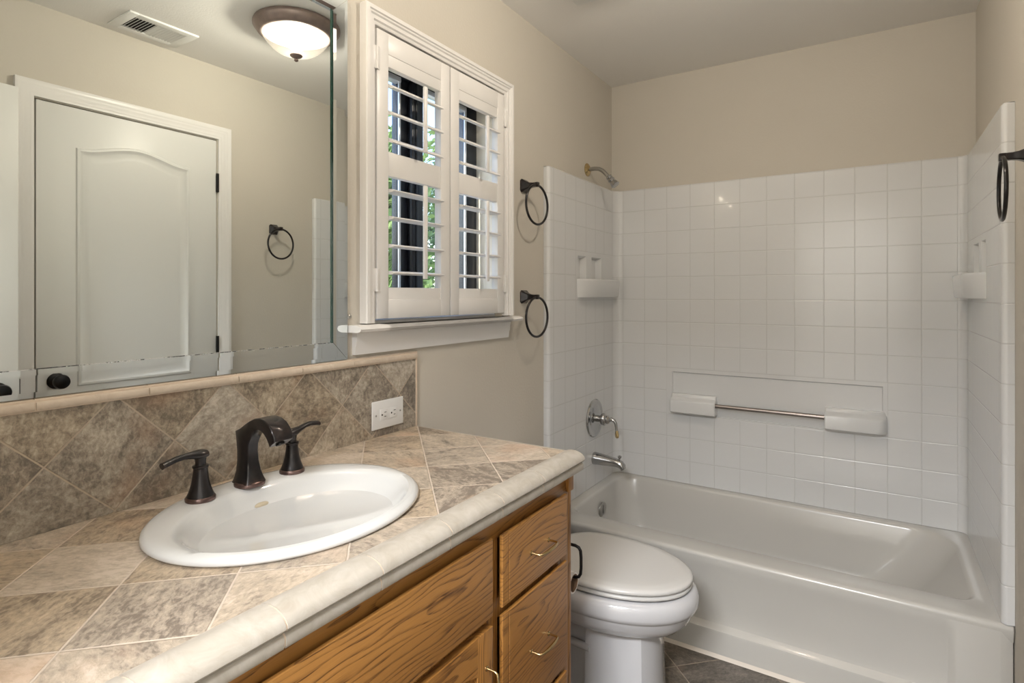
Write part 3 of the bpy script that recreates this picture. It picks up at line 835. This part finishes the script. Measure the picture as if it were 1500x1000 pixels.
def slab_front(name, y0, y1, z0, z1, mat, grooved=True):
    m = MB()
    x = XF + .0005; f = .0175
    # bevelled back edge on all sides (finger lip), flat face
    R = []
    for dx, ins in ((0, .011), (.010, .0), (.0150, .0), (f - .0008, .0012), (f, .004)):
        R.append([(x + dx, y0 + ins, z0 + ins), (x + dx, y1 - ins, z0 + ins), (x + dx, y1 - ins, z1 - ins), (x + dx, y0 + ins, z1 - ins)])
    if grooved:
        for dx, ins in ((f, .021), (f - .0018, .0225), (f - .0018, .0240), (f, .0255)):
            R.append([(x + dx, y0 + ins, z0 + .004), (x + dx, y1 - ins, z0 + .004), (x + dx, y1 - ins, z1 - .004), (x + dx, y0 + ins, z1 - .004)])
        m.rings(R[:5], cap1=False)
        # face between the grooves
        g = [(y0 + .004, f), (y0 + .021, f), (y0 + .0222, f - .0025), (y0 + .0238, f - .0025), (y0 + .025, f), (y1 - .004, f)]
        vv = [[m.bm.verts.new((x + dx, y, z)) for y, dx in g] for z in (z0 + .004, z1 - .004)]
        for i in range(len(g) - 1): m.bm.faces.new((vv[0][i], vv[0][i + 1], vv[1][i + 1], vv[1][i]))
        bmesh.ops.remove_doubles(m.bm, verts=m.bm.verts, dist=1e-5)
    else: m.rings(R)
    return m.build(name, mat, cab, smooth=30)
def pull(parent, p, horizontal=True, L=.078):
    x = XF + .018
    m = MB()
    h = L / 2; dp = .026
    path = [(0, -h), (dp * .8, -h), (dp * .97, -h + .003), (dp * 1.02, -h + .009), (dp * 1.10, -h * .4), (dp * 1.12, 0), (dp * 1.10, h * .4), (dp * 1.02, h - .009), (dp * .97, h - .003), (dp * .8, h), (0, h)]
    rad = [.0026, .0024, .0026, .0027, .0034, .0038, .0034, .0027, .0026, .0024, .0026]
    pts = [(x + d, p[0] + (s if horizontal else 0), p[1] + (0 if horizontal else s)) for d, s in path]
    m.tube(pts, rad, 12)
    for s in (-h, h): m.lathe([(.005, 0), (.005, .0015), (.003, .003)], (x, p[0] + (s if horizontal else 0), p[1] + (0 if horizontal else s)), (1, 0, 0), 16)
    return m.build('handle', M['brass'], parent)
for k, (y0, y1) in enumerate(((.956, 1.240), (-.085, .262))):
    for z0, z1, mm in ((.660, .806, 'oak_h2'), (.392, .644, 'oak_h2'), (.110, .376, 'oak_h')):
        d = slab_front('drawer', y0, y1, z0, z1, M[mm]); pull(d, ((y0 + y1) / 2 + .008, (z0 + z1) / 2 - .004))
slab_front('false_drawer_front', .306, .922, .660, .812, M['oak_h'], False)
def panel_door(y0, y1, z0, z1, hand_right):
    x = XF + .0005; f = .0175; SW = .052
    m = MB()
    for a, b in ((y0, y0 + SW), (y1 - SW, y1)): m.box(x, x + f, a, b, z0, z1, .0025)
    d = m.build('door', M['oak_v'], cab)
    m = MB()
    m.box(x + .0004, x + f - .0005, y0 + SW - .003, y1 - SW + .003, z0 + .0004, z0 + SW, .002)
    m.build('rail', M['oak_h'], d); m = MB()
    # top rail with a shallow arch underneath
    yc = (y0 + y1) / 2; hw = (y1 - y0) / 2 - SW + .003
    pl = [(yc + hw, z1 - .0004), (yc - hw, z1 - .0004)] + [(yc + hw * f_, z1 - SW - .022 + .022 * math.cos(PI / 2 * f_)) for f_ in [-1 + i / 8 for i in range(17)]]
    m.prism(pl, 0, x + .0004, x + f - .0005)
    m.build('rail', M['oak_h'], d)
    m = MB(); m.box(x + .002, x + .009, y0 + SW - .004, y1 - SW + .004, z0 + SW - .004, z1 - .03)
    m.box(x + .002, x + .013, y0 + SW + .03, y1 - SW - .03, z0 + SW + .03, z1 - SW - .055, .006); m.build('door_panel', M['oak_v'], d)
    pull(d, ((y1 - .024) if hand_right else (y0 + .024), z1 - .110), False)
panel_door(.306, .600, .112, .642, False)
panel_door(.622, .922, .112, .642, True)

# ================================================================== COUNTERTOP
ct = thing('tiled_countertop', 'beige stone tiled vanity countertop with a rounded cream tile edge', 'countertop', (.28, .6, CT))
SKX, SKY, SA, SB = .272, .683, .214, .252        # sink centre, half sizes x, y
cx1 = .524; cy0 = NEAR + .001; cy1 = CEND - .006
def bound(a):
    c, s = math.cos(a), math.sin(a)
    tx = ((cx1 - SKX) / c) if c > 1e-9 else ((.001 - SKX) / c if c < -1e-9 else 1e9)
    ty = ((cy1 - SKY) / s) if s > 1e-9 else ((cy0 - SKY) / s if s < -1e-9 else 1e9)
    t_ = min(tx, ty); return (SKX + c * t_, SKY + s * t_)
angs = [2 * PI * i / 120 for i in range(120)]
for px, py in ((cx1, cy1), (cx1, cy0), (.001, cy1), (.001, cy0)): angs.append(math.atan2(py - SKY, px - SKX) % (2 * PI))
angs.sort()
def hole(a):
    c, s = math.cos(a), math.sin(a); k = 1 / math.sqrt((c / (SA - .022)) ** 2 + (s / (SB - .022)) ** 2)
    return (SKX + c * k, SKY + s * k)
m = MB()
R = [[(*hole(a), CT - .035) for a in angs], [(*hole(a), CT) for a in angs], [(*bound(a), CT) for a in angs], [(*bound(a), CT - .035) for a in angs]]
m.rings(R + [R[0]], False, False); bmesh.ops.remove_doubles(m.bm, verts=m.bm.verts, dist=1e-6)
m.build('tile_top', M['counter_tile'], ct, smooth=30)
# rounded edge tiles, one profile cut into pieces with grout joints
prof = [(.522, CT - .002), (.522, CT + .0005), (.530, CT + .0035), (.541, CT + .0055), (.553, CT + .0052), (.564, CT + .0022), (.572, CT - .0025), (.5775, CT - .009), (.5785, CT - .0145), (.575, CT - .0190), (.5715, CT - .0208), (.5700, CT - .0222), (.5725, CT - .0240), (.5745, CT - .027), (.5745, CT - .0375), (.5725, CT - .0410), (.5475, CT - .0410), (.5475, CT - .0355), (.522, CT - .0355)]
joints = [1.104 - .1645 * k for k in range(-1, 9)]
ends = [CEND - .003] + [j for j in joints if j < 1.2 and j > NEAR] + [NEAR + .002]
for a, b in zip(ends[1:], ends[:-1]):
    m = MB(); g = .0014
    c0 = sum(p[0] for p in prof) / len(prof); c1 = sum(p[1] for p in prof) / len(prof)
    sh = [(c0 + (p[0] - c0) * .97, c1 + (p[1] - c1) * .965) for p in prof]
    yb_, ya_ = b - g, a + g
    m.rings([[(x, ya_, z) for x, z in prof], [(x, yb_, z) for x, z in prof]])
    m.build('edge_tile', M['edge_tile'], ct, smooth=40)
m = MB()
sh = [(c0 + (p[0] - c0) * .94, c1 + (p[1] - c1) * .93) for p in prof]
m.rings([[(x, y, z) for x, z in sh] for y in (NEAR + .004, CEND - .006)]); m.build('grout_core', M['grout'], ct, smooth=40)
# end edge
m = MB(); m.prism([(cy1 - .001, CT - .036), (cy1 - .001, CT + .0003), (cy1 + .005, CT + .0004), (cy1 + .0105, CT - .003), (cy1 + .012, CT - .010), (cy1 + .012, CT - .036)], 0, .001, .5235)
m.build('end_edge_tile', M['edge_tile'], ct, smooth=50)

# backsplash
bs = thing('backsplash', 'brown stone tile backsplash laid on the point behind the faucet, under the mirror', 'backsplash', (.005, .6, CT))
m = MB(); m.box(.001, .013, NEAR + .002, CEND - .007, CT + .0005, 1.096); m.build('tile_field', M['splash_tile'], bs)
m = MB(); m.box(.001, .014, CEND - .008, CEND, CT + .0005, 1.118, .0015); m.build('end_trim', M['grout'], bs)
yy = CEND - .008; k = 0
L_ = [1.02, .86, .695, .53, .365, .20, .035, -.118]
prev = yy
for q in [1.055, .892, .727, .545, .37, .205, .04, NEAR + .002]:
    m = MB(); pr = [(.001, 1.0965), (.0165, 1.0965), (.0205, 1.099), (.0225, 1.104), (.0215, 1.111), (.017, 1.116), (.010, 1.1185), (.001, 1.1185)]
    m.prism(pr, 1, q + .001, prev - .001); m.build('cap_tile', M['cap_tile'], bs, smooth=50); prev = q
m = MB(); m.box(.001, .0195, NEAR + .004, yy - .002, 1.0975, 1.1165); m.build('grout_core', M['grout'], bs)

# ================================================================== SINK
sk = thing('sink', 'white oval drop-in sink set in the tiled countertop', 'sink', (SKX, SKY, CT))
m = MB()
N = 96
def ell(cx_, cy_, a, b, z, p=2.0):
    out = []
    for i in range(N):
        t_ = 2 * PI * i / N; c, s = math.cos(t_), math.sin(t_)
        k = 1 / ((abs(c) ** p + abs(s) ** p) ** (1 / p))
        out.append((cx_ + a * c * k, cy_ + b * s * k, z))
    return out
BX = .300
R = [ell(SKX, SKY, SA - .030, SB - .030, CT - .02), ell(SKX, SKY, SA - .012, SB - .012, CT + .0008), ell(SKX, SKY, SA - .003, SB - .003, CT + .0015), ell(SKX, SKY, SA, SB, CT + .0055), ell(SKX, SKY, SA - .002, SB - .002, CT + .0105), ell(SKX, SKY, SA - .009, SB - .009, CT + .0145), ell(SKX, SKY, SA - .020, SB - .020, CT + .0155),
     ell(BX, SKY, .170, .222, CT + .0150, 2.1)]
for q_ in (1.0, .98, .955, .92, .88, .83, .77, .70, .62, .53, .44, .34, .24):
    R.append(ell(BX, SKY, .163 * q_, .215 * q_, CT + .0128 - .108 * (1 - q_ ** 2) ** (1 if q_ < .95 else 1.12), 2.1))
R += [ell(BX, SKY, .028, .030, CT - .0925), ell(BX, SKY, .022, .022, CT - .096)]
m.rings(R); m.build('basin', M['porcelain'], sk, smooth=60)
m = MB(); m.lathe([(.0215, -.006), (.0215, 0), (.018, .003), (.001, .004)], (BX, SKY, CT - .0935), (0, 0, 1), 28); m.build('drain', M['bronze'], sk)
# oval overflow opening on the back slope
oc = Vector((BX - .138, SKY + .005, CT - .0178)); on = Vector((1.10, 0, 1.0)).normalized()
m = MB(); R = []
for k_, h_ in ((1.0, -.004), (1.0, .0012), (.85, .0016)):
    ring = []
    for i in range(28):
        t_ = 2 * PI * i / 28
        ring.append(oc + on * h_ + Vector((0, 1, 0)) * (.0150 * k_ * math.cos(t_)) + on.cross(Vector((0, 1, 0))) * (.0052 * k_ * math.sin(t_)))
    R.append(ring)
m.rings(R); o = m.build('overflow_cover', plain('stained_overflow', (0.50, 0.44, 0.33), 0.35, 0.2), sk); o['label'] = 'tan oval overflow cover'

# ================================================================== FAUCET
FX, FYc, FZ0 = .122, .688, CT + .0145
fa = thing('faucet', 'dark bronze arched sink faucet with two lever handles at the back rim', 'faucet', (FX, FYc, FZ0))
m = MB(); m.lathe([(.026, 0), (.0275, .001), (.028, .006), (.0265, .0085), (.0255, .0095)], (FX, FYc, FZ0), (0, 0, 1), 40, sq=.5); base = m.build('spout_base', M['copperring'], fa)
# stations: outer (back/top) point, inner (front/under) point, half width
st = [((.097, 0.008), (.147, .008), .0250), ((.099, .016), (.1445, .016), .0215), ((.1005, .030), (.1395, .030), .0175), ((.1005, .050), (.1355, .050), .0150), ((.0990, .072), (.1335, .070), .0142), ((.0960, .092), (.1350, .085), .0142),
      ((.0935, .109), (.1405, .096), .0145), ((.110, .1155), (.1475, .1060), .0150), ((.128, .126), (.1570, .1130), .0158), ((.146, .1355), (.1660, .1185), .0168), ((.164, .1425), (.1760, .1205), .0180), ((.182, .1455), (.1870, .1190), .0192), ((.200, .1435), (.1970, .1140), .0202), ((.2150, .1370), (.2050, .1065), .0208), ((.2260, .1270), (.2105, .0995), .0210), ((.2320, .1160), (.2130, .0945), .0208), ((.2335, .1065), (.2140, .0930), .0204)]
m = MB(); R = []
for (ox, oz), (ix, iz), hw in st:
    O = Vector((ox, 0, oz)); I = Vector((ix, 0, iz)); d = I - O; L = d.length; d.normalize()
    r = min(.006, L * .3); ring = []
    for (s_, hwk) in ((0, .90), (.06, .99), (.5, 1.0), (.92, .90), (1.0, .72)):
        ring.append((s_, hwk))
    pts = [(s_ * L, hwk * hw) for s_, hwk in ring] + [(s_ * L, -hwk * hw) for s_, hwk in ring[::-1]]
    R.append([(O.x + d.x * a, FYc + b, FZ0 + O.z + d.z * a) for a, b in pts])
m.rings(R); m.build('spout', M['bronze'], fa, smooth=42)
m = MB(); m.lathe([(.0085, 0), (.0085, .003), (.001, .003)], (.2215, FYc, FZ0 + .0985), (.45, 0, -.9), 18); m.build('aerator', M['black'], fa)
def fhandle(y, sgn, rise):
    m = MB()
    m.lathe([(.0245, 0), (.0260, .001), (.0262, .0060), (.0250, .0080), (.0238, .0088)], (FX, y, FZ0), (0, 0, 1), 40)
    o = m.build('base_ring', M['copperring'], fa, smooth=45); o['label'] = 'copper edged ring'
    m = MB()
    m.lathe([(.0238, .0085), (.0238, .0092), (.0215, .014), (.0180, .024), (.0152, .036), (.0135, .048), (.0126, .058), (.0126, .0610), (.0142, .0620), (.0142, .0650), (.0128, .0660), (.0098, .0665), (.0092, .074), (.0100, .078)], (FX, y, FZ0), (0, 0, 1), 40)
    h = m.build('handle_base', M['bronze'], fa, smooth=45)
    m = MB(); R = []
    Y = lambda s: y + sgn * s
    pts = [(-.011, .086, .0095, .0052), (-.004, .086, .0105, .0070), (.006, .0865, .0100, .0070), (.018, .0880 + rise * .20, .0072, .0052), (.032, .0895 + rise * .55, .0062, .0042), (.046, .0885 + rise * .85, .0066, .0040), (.060, .0850 + rise * 1.05, .0074, .0042), (.069, .0825 + rise * 1.1, .0076, .0044)]
    for s_, z_, wx, wz in pts:
        wx, wz = wx * 1.2, wz * 1.3
        R.append([(FX + wx * math.cos(2 * PI * k / 16), Y(s_), FZ0 + z_ + wz * math.sin(2 * PI * k / 16)) for k in range(16)])
    m.rings(R)
    m.lathe([(.0092, .070), (.0105, .080), (.0100, .088)], (FX, y, FZ0), (0, 0, 1), 24)
    m.build('lever', M['bronze'], h, smooth=50)
fhandle(.588, -1, -.002); fhandle(.788, 1, .010)

# ================================================================== OUTLET
t = thing('power_outlet', 'white double power outlet lying sideways on the tile backsplash', 'power outlet', (.013, 1.183, .951))
oy, oz = 1.184, .9515
m = MB(); m.box(.0132, .0185, oy - .062, oy + .062, oz - .040, oz + .040, .003, 3); m.build('cover_plate', M['plastic'], t)
m = MB(); m.box(.016, .0198, oy - .034, oy + .034, oz - .0165, oz + .0165, .0015); rc = m.build('receptacle', M['plastic'], t)
for dy in (-.0185, .0185):
    m = MB(); m.box(.0185, .0200, oy + dy - .0145, oy + dy + .0145, oz - .0135, oz + .0135, .0006); soc = m.build('socket', M['plastic'], rc)
    m = MB()
    m.box(.0195, .0202, oy + dy + .001, oy + dy + .009, oz + .0050, oz + .0068); m.box(.0195, .0202, oy + dy + .001, oy + dy + .008, oz - .0070, oz - .0052)
    m.cyl((.0195, oy + dy - .0075, oz - .0005), (.0203, oy + dy - .0075, oz - .0005), .0025, 14)
    o = m.build('contact_slots', M['slot'], rc); o['label'] = 'three dark contact slots'
for dy in (-.048, .048):
    m = MB(); m.cyl((.0182, oy + dy, oz), (.0192, oy + dy, oz), .0028, 14); m.build('screw', M['nickel'], t)

# ================================================================== MIRROR
mr = thing('wall_mirror', 'large wall mirror over the sink, with a narrow faceted glass border', 'mirror', (.004, .45, 1.12))
MZ0, MZ1, MY0, MY1 = 1.1195, 2.075, NEAR + .004, 1.0385
SWD = .047
m = MB(); m.box(.001, .0075, MY0 + .01, MY1 - .015, MZ0 + .015, MZ1 - .015); m.build('mirror_pane', M['mirror'], mr, smooth=0)
m = MB(); m.box(.0076, .0100, MY1 - SWD - .0035, MY1 - SWD - .0005, MZ0 + SWD, MZ1 - SWD); o = m.build('glass_edge', M['glass_edge'], mr, smooth=0)
m = MB(); m.box(.0076, .0082, MY0 + SWD, MY1 - SWD, MZ0 + SWD - .0001, MZ0 + SWD + .0012); m.build('worn_edge', M['worn'], mr, smooth=0)
sp = [(0, .0076, 0), (0, .0125), (.009, .0136), (SWD - .009, .0136), (SWD - .0005, .0125), (SWD - .0005, .0076)]
sp = [(0, .0078), (0, .0133), (.0095, .0136), (SWD - .0095, .0136), (SWD, .0132), (SWD, .0078)]
cor = [((MY0, MZ0), (MY1, MZ0)), ((MY1, MZ0), (MY1, MZ1)), ((MY1, MZ1), (MY0, MZ1)), ((MY0, MZ1), (MY0, MZ0))]
cy_, cz_ = (MY0 + MY1) / 2, (MZ0 + MZ1) / 2
for (a, b) in cor:
    m = MB(); g = .0006
    def ring(p):
        sy = 1 if p[0] < cy_ else -1; sz = 1 if p[1] < cz_ else -1
        out = []
        for o_, h_ in sp: out.append((h_, p[0] + sy * o_, p[1] + sz * o_))
        return out
    ra, rb = ring(a), ring(b)
    # tiny gap at the mitre
    d = Vector((0, b[0] - a[0], b[1] - a[1])).normalized() * g
    ra = [tuple(Vector(p) + d) for p in ra]; rb = [tuple(Vector(p) - d) for p in rb]
    m.rings([ra, rb]); m.build('border_strip', M['mirror_strip'], mr, smooth=0)
# small screw cap on the wall beside the casing
m = MB(); m.lathe([(.007, 0), (.007, .003), (.004, .006), (.001, .0065)], (0.0, 1.055, 1.232), (1, 0, 0), 18)
o = m.build('wall_screw', M['nickel']); tag(o, 'tiny round metal screw head on the wall between mirror and window casing', 'screw')

# ================================================================== VANITY LIGHT above the mirror (its lowest shade edge shows in the mirror)
vl = thing('vanity_light', 'bronze wall light with three frosted glass cups above the mirror', 'wall light', (0, .65, 2.226))
m = MB(); m.box(.0, .028, .41, .89, 2.181, 2.261, .008); m.build('back_plate', M['pan'], vl)
for y in (.49, .65, .81):
    m = MB(); m.tube([(.024, y, 2.200), (.035, y, 2.150), (.045, y, 2.110), (.058, y, 2.090), (.066, y, 2.088)], .006, 12); m.tube([(.122 + .060 * math.cos(a), y + .060 * math.sin(a), 2.088) for a in [2 * PI * i / 40 for i in range(40)]], .004, 8, closed=True); m.build('arm', M['pan'], vl)
    m = MB(); m.lathe([(.002, 0), (.020, .002), (.036, .010), (.048, .024), (.056, .045), (.060, .070), (.057, .070), (.053, .046), (.045, .027), (.034, .014), (.019, .006), (.002, .004)], (.122, y, 2.029), (0, 0, 1), 32, cap0=False, cap1=False); m.build('glass_shade', M['lampglass'], vl)
    lamp('bulb_light', (.122, y, 2.078), VANITY_W, (1, .95, .87), .022, vl)

# ================================================================== CEILING LIGHT
LX, LY = .835, 1.50
cl = thing('ceiling_light', 'round flush ceiling light with a bronze rim and glowing frosted glass bowl', 'ceiling light', (LX, LY, H))
m = MB(); m.lathe([(.150, 0), (.163, -.004), (.167, -.012), (.166, -.020), (.158, -.030), (.150, -.042), (.138, -.049), (.129, -.048), (.127, -.030), (.10, -.02)], (LX, LY, H), (0, 0, 1), 64, cap0=True, cap1=True); m.build('bronze_rim', M['pan'], cl)
m = MB(); prb = [(.130, -.040), (.133, -.046), (.131, -.053), (.126, -.061), (.114, -.078), (.097, -.097), (.076, -.112), (.050, -.1225), (.024, -.127), (.010, -.128)]
R = []
for r, h in prb:
    ring = []
    for i in range(144):
        t_ = 2 * PI * i / 144; rr = r * (1 + .006 * math.cos(36 * t_) * (1 if .05 < r < .136 else 0))
        ring.append((LX + rr * math.cos(t_), LY + rr * math.sin(t_), H + h))
    R.append(ring)
m.rings(R, cap0=False); m.build('glass_bowl', M['lampglass'], cl, smooth=60)
m = MB(); m.lathe([(.0245, -.1250), (.0250, -.1290), (.020, -.1340), (.010, -.1380), (.006, -.1410), (.0085, -.1450), (.0085, -.1490), (.005, -.1520), (.001, -.1530)], (LX, LY, H), (0, 0, 1), 28, cap0=False); m.build('finial', M['pan'], cl)
lamp('bulb_light', (LX, LY, H - .085), DOME_W, (1, .955, .885), .028, cl)

# ================================================================== CEILING VENT and EXHAUST FAN
t = thing('ceiling_vent', 'white slatted air vent on the ceiling near the closet door', 'air vent', (1.372, 1.205, H))
m = MB(); x0, x1, y0, y1 = 1.275, 1.470, 1.070, 1.340
for a, b, c, d in ((x0, x1, y0, y0 + .035), (x0, x1, y1 - .035, y1), (x0, x0 + .036, y0 + .033, y1 - .033), (x1 - .036, x1, y0 + .033, y1 - .033)): m.box(a, b, c, d, H - .008, H, .002)
m.build('vent_frame', M['ventwhite'], t)
m = MB(); m.box(x0 + .03, x1 - .03, y0 + .03, y1 - .03, H - .001, H - .0002); m.build('duct_opening', M['dark'], t)
for k in range(16):
    yk = y0 + .042 + k * .0124
    lean = -.0045 if k < 7 else .0045
    m = MB(); m.prism([(yk - lean, H - .001), (yk - lean + .0018, H - .001), (yk + lean + .0018, H - .0085), (yk + lean, H - .0085)], 0, x0 + .035, x1 - .035); m.build('slat', M['ventwhite'], t, smooth=0)
t = thing('exhaust_fan', 'white square exhaust fan grille on the ceiling, one corner at the top photo edge', 'exhaust fan', (.38, 1.83, H))
m = MB(); m.box(.238, .50, 1.70, 1.963, H - .016, H - .001, .006); m.build('grille_cover', M['ventwhite'], t)
for k in range(9):
    m = MB(); m.box(.262, .476, 1.722 + k * .024, 1.734 + k * .024, H - .0185, H - .0158, .001); m.build('rib', M['ventwhite'], t)

# ================================================================== TOILET
TY = 1.732
to = thing('toilet', 'white toilet with a closed elongated lid between the vanity and the bathtub', 'toilet', (.35, TY, 0))
def egg(xb, xf, hw, z, n=56, xm=None, pb=2.8, pf=2.05):
    xm = xb + (xf - xb) * .42 if xm is None else xm
    out = []
    for i in range(n):
        a = 2 * PI * i / n; c, s = math.cos(a), math.sin(a)
        p = pf if c > 0 else pb
        k = 1 / ((abs(c) ** p + abs(s) ** p) ** (1 / p))
        out.append((xm + (xf - xm if c > 0 else xm - xb) * c * k, TY + hw * s * k, z))
    return out
m = MB(); ZR = .397
m.rings([egg(.24, .712, .165, ZR - .004), egg(.235, .728, .180, ZR), egg(.230, .740, .193, ZR - .006), egg(.228, .747, .199, ZR - .022), egg(.228, .747, .200, ZR - .044), egg(.229, .743, .196, ZR - .056), egg(.230, .736, .189, ZR - .060), egg(.230, .734, .187, ZR - .065), egg(.231, .724, .180, ZR - .090), egg(.236, .700, .160, ZR - .116), egg(.245, .668, .128, ZR - .134), egg(.26, .63, .09, ZR - .143), egg(.30, .58, .05, ZR - .145)])
m.build('bowl', M['toiletpor'], to, smooth=60)
m = MB()
def ped(s, z, xb=.425, xf=.640, hw=.105):
    c = [(xb, -hw), (xf - .055, -hw), (xf - .030, -hw + .010), (xf - .008, -hw + .045), (xf, 0), (xf - .008, hw - .045), (xf - .030, hw - .010), (xf - .055, hw), (xb, hw)]
    return [((x - .5) * s + .5, TY + y * s, z) for x, y in c]
m.rings([ped(1.06, 0), ped(1.06, .03), ped(1.0, .045), ped(.98, .12), ped(.97, .20), ped(.95, .275)]); m.build('pedestal', M['toiletpor'], to, smooth=25)
m = MB(); m.rings([[(x, TY + y * s, z) for x, y in ((.10, -.085), (.44, -.085), (.44, .085), (.10, .085))] for z, s in ((0, 1.05), (.03, 1.03), (.04, .95), (.24, .95), (.26, .9), (.33, .85))])
m.build('trapway', M['toiletpor'], to, smooth=25)
m = MB(); m.tube([(.44, TY - .098, .185), (.30, TY - .10, .188), (.12, TY - .098, .195)], .012, 12); m.build('trapway_ridge', M['toiletpor'], to)
m = MB(); m.rings([egg(.262, .715, .170, ZR + .003), egg(.258, .726, .180, ZR + .005), egg(.257, .728, .182, ZR + .010), egg(.258, .726, .180, ZR + .0145), egg(.262, .719, .174, ZR + .016)]); m.build('seat', M['seat'], to, smooth=60)
m = MB(); m.rings([egg(.262, .715, .172, ZR + .0185), egg(.257, .727, .182, ZR + .0205), egg(.255, .731, .185, ZR + .027), egg(.257, .728, .182, ZR + .033), egg(.262, .718, .173, ZR + .0372), egg(.265, .711, .167, ZR + .0376), egg(.266, .708, .165, ZR + .0386), egg(.28, .69, .150, ZR + .0395), egg(.36, .60, .10, ZR + .0400)]); m.build('lid', M['seat'], to, smooth=60)
for dy in (-.075, .075):
    m = MB(); m.box(.235, .275, TY + dy - .022, TY + dy + .022, ZR, ZR + .040, .006); m.build('hinge', M['seat'], to)
m = MB(); m.rings([rrect(.015, .195, TY - .20, TY + .20, z, (r,) * 4, 5) for z, r in ((.33, .03), (.34, .035), (.652, .035))]); m.build('tank', M['toiletpor'], to, smooth=50)
m = MB(); m.box(.20, .30, TY - .10, TY + .10, .30, ZR, .01); m.build('tank_deck', M['toiletpor'], to)
m = MB(); m.rings([rrect(.008, .203, TY - .207, TY + .207, z, (.035,) * 4, 5) for z in (.653, .660, .678, .684)]); m.build('tank_lid', M['toiletpor'], to, smooth=50)
m = MB(); m.cyl((.195, TY - .15, .60), (.215, TY - .15, .60), .011, 16); m.tube([(.212, TY - .15, .60), (.222, TY - .13, .595), (.224, TY - .08, .585)], .005, 10); m.build('flush_lever', M['chrome'], to)

# ================================================================== TOILET PAPER HOLDER
t = thing('paper_holder', 'black wire toilet paper holder on the end of the oak vanity', 'toilet paper holder', (.44, CE, .62))
PY = CE + .064
m = MB(); m.lathe([(.024, 0), (.024, .004), (.018, .008), (.008, .012), (.007, .060)], (.455, CE + .0002, .626), (0, 1, 0), 24); m.build('mount', M['black'], t)
m = MB(); m.tube([(.452, PY - .004, .626), (.500, PY, .627), (.526, PY, .627), (.536, PY, .624), (.541, PY, .616), (.5425, PY, .600), (.5425, PY, .572), (.541, PY, .556), (.536, PY, .547), (.526, PY, .5435), (.47, PY, .5435), (.405, PY, .5435)], .0042, 12); m.build('bent_arm', M['black'], t)
m = MB()
pr_o, pr_i = .0265, .0205
cx_r = .5315 - .025 + .012
def pr_ring(r, x): return [(x, PY + r * math.cos(2 * PI * k / 40), .5268 + r * math.sin(2 * PI * k / 40)) for k in range(40)]
m.rings([pr_ring(.0225, .522), pr_ring(pr_o, .522), pr_ring(pr_o, .420), pr_ring(.0225, .420), pr_ring(.0225, .522)], False, False)
bmesh.ops.remove_doubles(m.bm, verts=m.bm.verts, dist=1e-6)
pp = thing('toilet_paper_roll', 'nearly empty toilet paper roll hanging on the black holder', 'toilet paper', (.47, PY, .5268))
m.build('paper', M['paper'], pp)
m = MB(); m.rings([pr_ring(pr_i, .5225), pr_ring(.0225, .5225), pr_ring(.0225, .4195), pr_ring(pr_i, .4195), pr_ring(pr_i, .5225)], False, False)
bmesh.ops.remove_doubles(m.bm, verts=m.bm.verts, dist=1e-6); m.build('cardboard_core', M['card'], pp)

# ================================================================== GARDEN beyond the window
m = MB(); m.box(-30, -.3, -20, 40, -1.3, -1.2); struct(m.build('ground', M['bounce_ground'], smooth=0))
def tree(x, y, h, rad, mat, label, nleaf=2600, seed=1):
    rnd = random.Random(seed)
    t = thing('tree', label, 'tree', (x, y, -1.2), 'trees outside the window')
    m = MB(); m.tube([(x, y, -1.2), (x + .05, y + .03, h * .3), (x - .04, y, h * .6), (x, y + .05, h * .85)], [.16, .12, .08, .03], 10)
    for k in range(9):
        a = rnd.uniform(0, 2 * PI); z = rnd.uniform(.1, .7) * h
        m.tube([(x, y, z), (x + rad * .5 * math.cos(a), y + rad * .5 * math.sin(a), z + rad * .25), (x + rad * .85 * math.cos(a), y + rad * .85 * math.sin(a), z + rad * .45)], [.05, .03, .01], 8)
    m.build('trunk', M['bark'], t)
    m = MB(); cl_ = []
    for k in range(80):
        a = rnd.uniform(0, 2 * PI); r = rad * math.sqrt(rnd.uniform(.05, 1)); z = rnd.uniform(-.9, h)
        k_ = max(.25, math.sqrt(max(0, 1 - ((z - h * .35) / (h * .8)) ** 2)))
        cl_.append((x + r * k_ * math.cos(a), y + r * k_ * math.sin(a), z, rnd.uniform(.25, .6)))
    for i in range(nleaf):
        c = rnd.choice(cl_); d = Vector((rnd.gauss(0, 1), rnd.gauss(0, 1), rnd.gauss(0, .8))) * (c[3] * .55)
        p = Vector(c[:3]) + d
        n_ = Vector((rnd.gauss(0, 1), rnd.gauss(0, 1), rnd.gauss(.6, 1))).normalized(); u = n_.orthogonal().normalized(); v = n_.cross(u)
        s = rnd.uniform(.05, .10)
        vs = [m.bm.verts.new(p + u * s), m.bm.verts.new(p + v * s * .5 + n_ * .01), m.bm.verts.new(p - u * s), m.bm.verts.new(p - v * s * .5 + n_ * .01)]
        m.bm.faces.new(vs)
    o = m.build('foliage', mat, t, smooth=0, recalc=False)
    return t
tree(-4.6, 5.4, 3.4, 1.2, M['leaf'], 'leafy green tree outside, seen through the left shutter', 16000, 3)
tree(-4.4, 8.6, 3.6, 1.3, M['leaf2'], 'darker green tree outside, seen beside the black window stile', 15000, 5)
tree(-9.4, 6.6, 5.0, 1.9, M['leaf'], 'tall pale green tree farther back in the garden', 15000, 9)
tree(-9.5, 13.5, 5.0, 2.2, M['leaf2'], 'dark tree farthest back in the garden', 15000, 11)
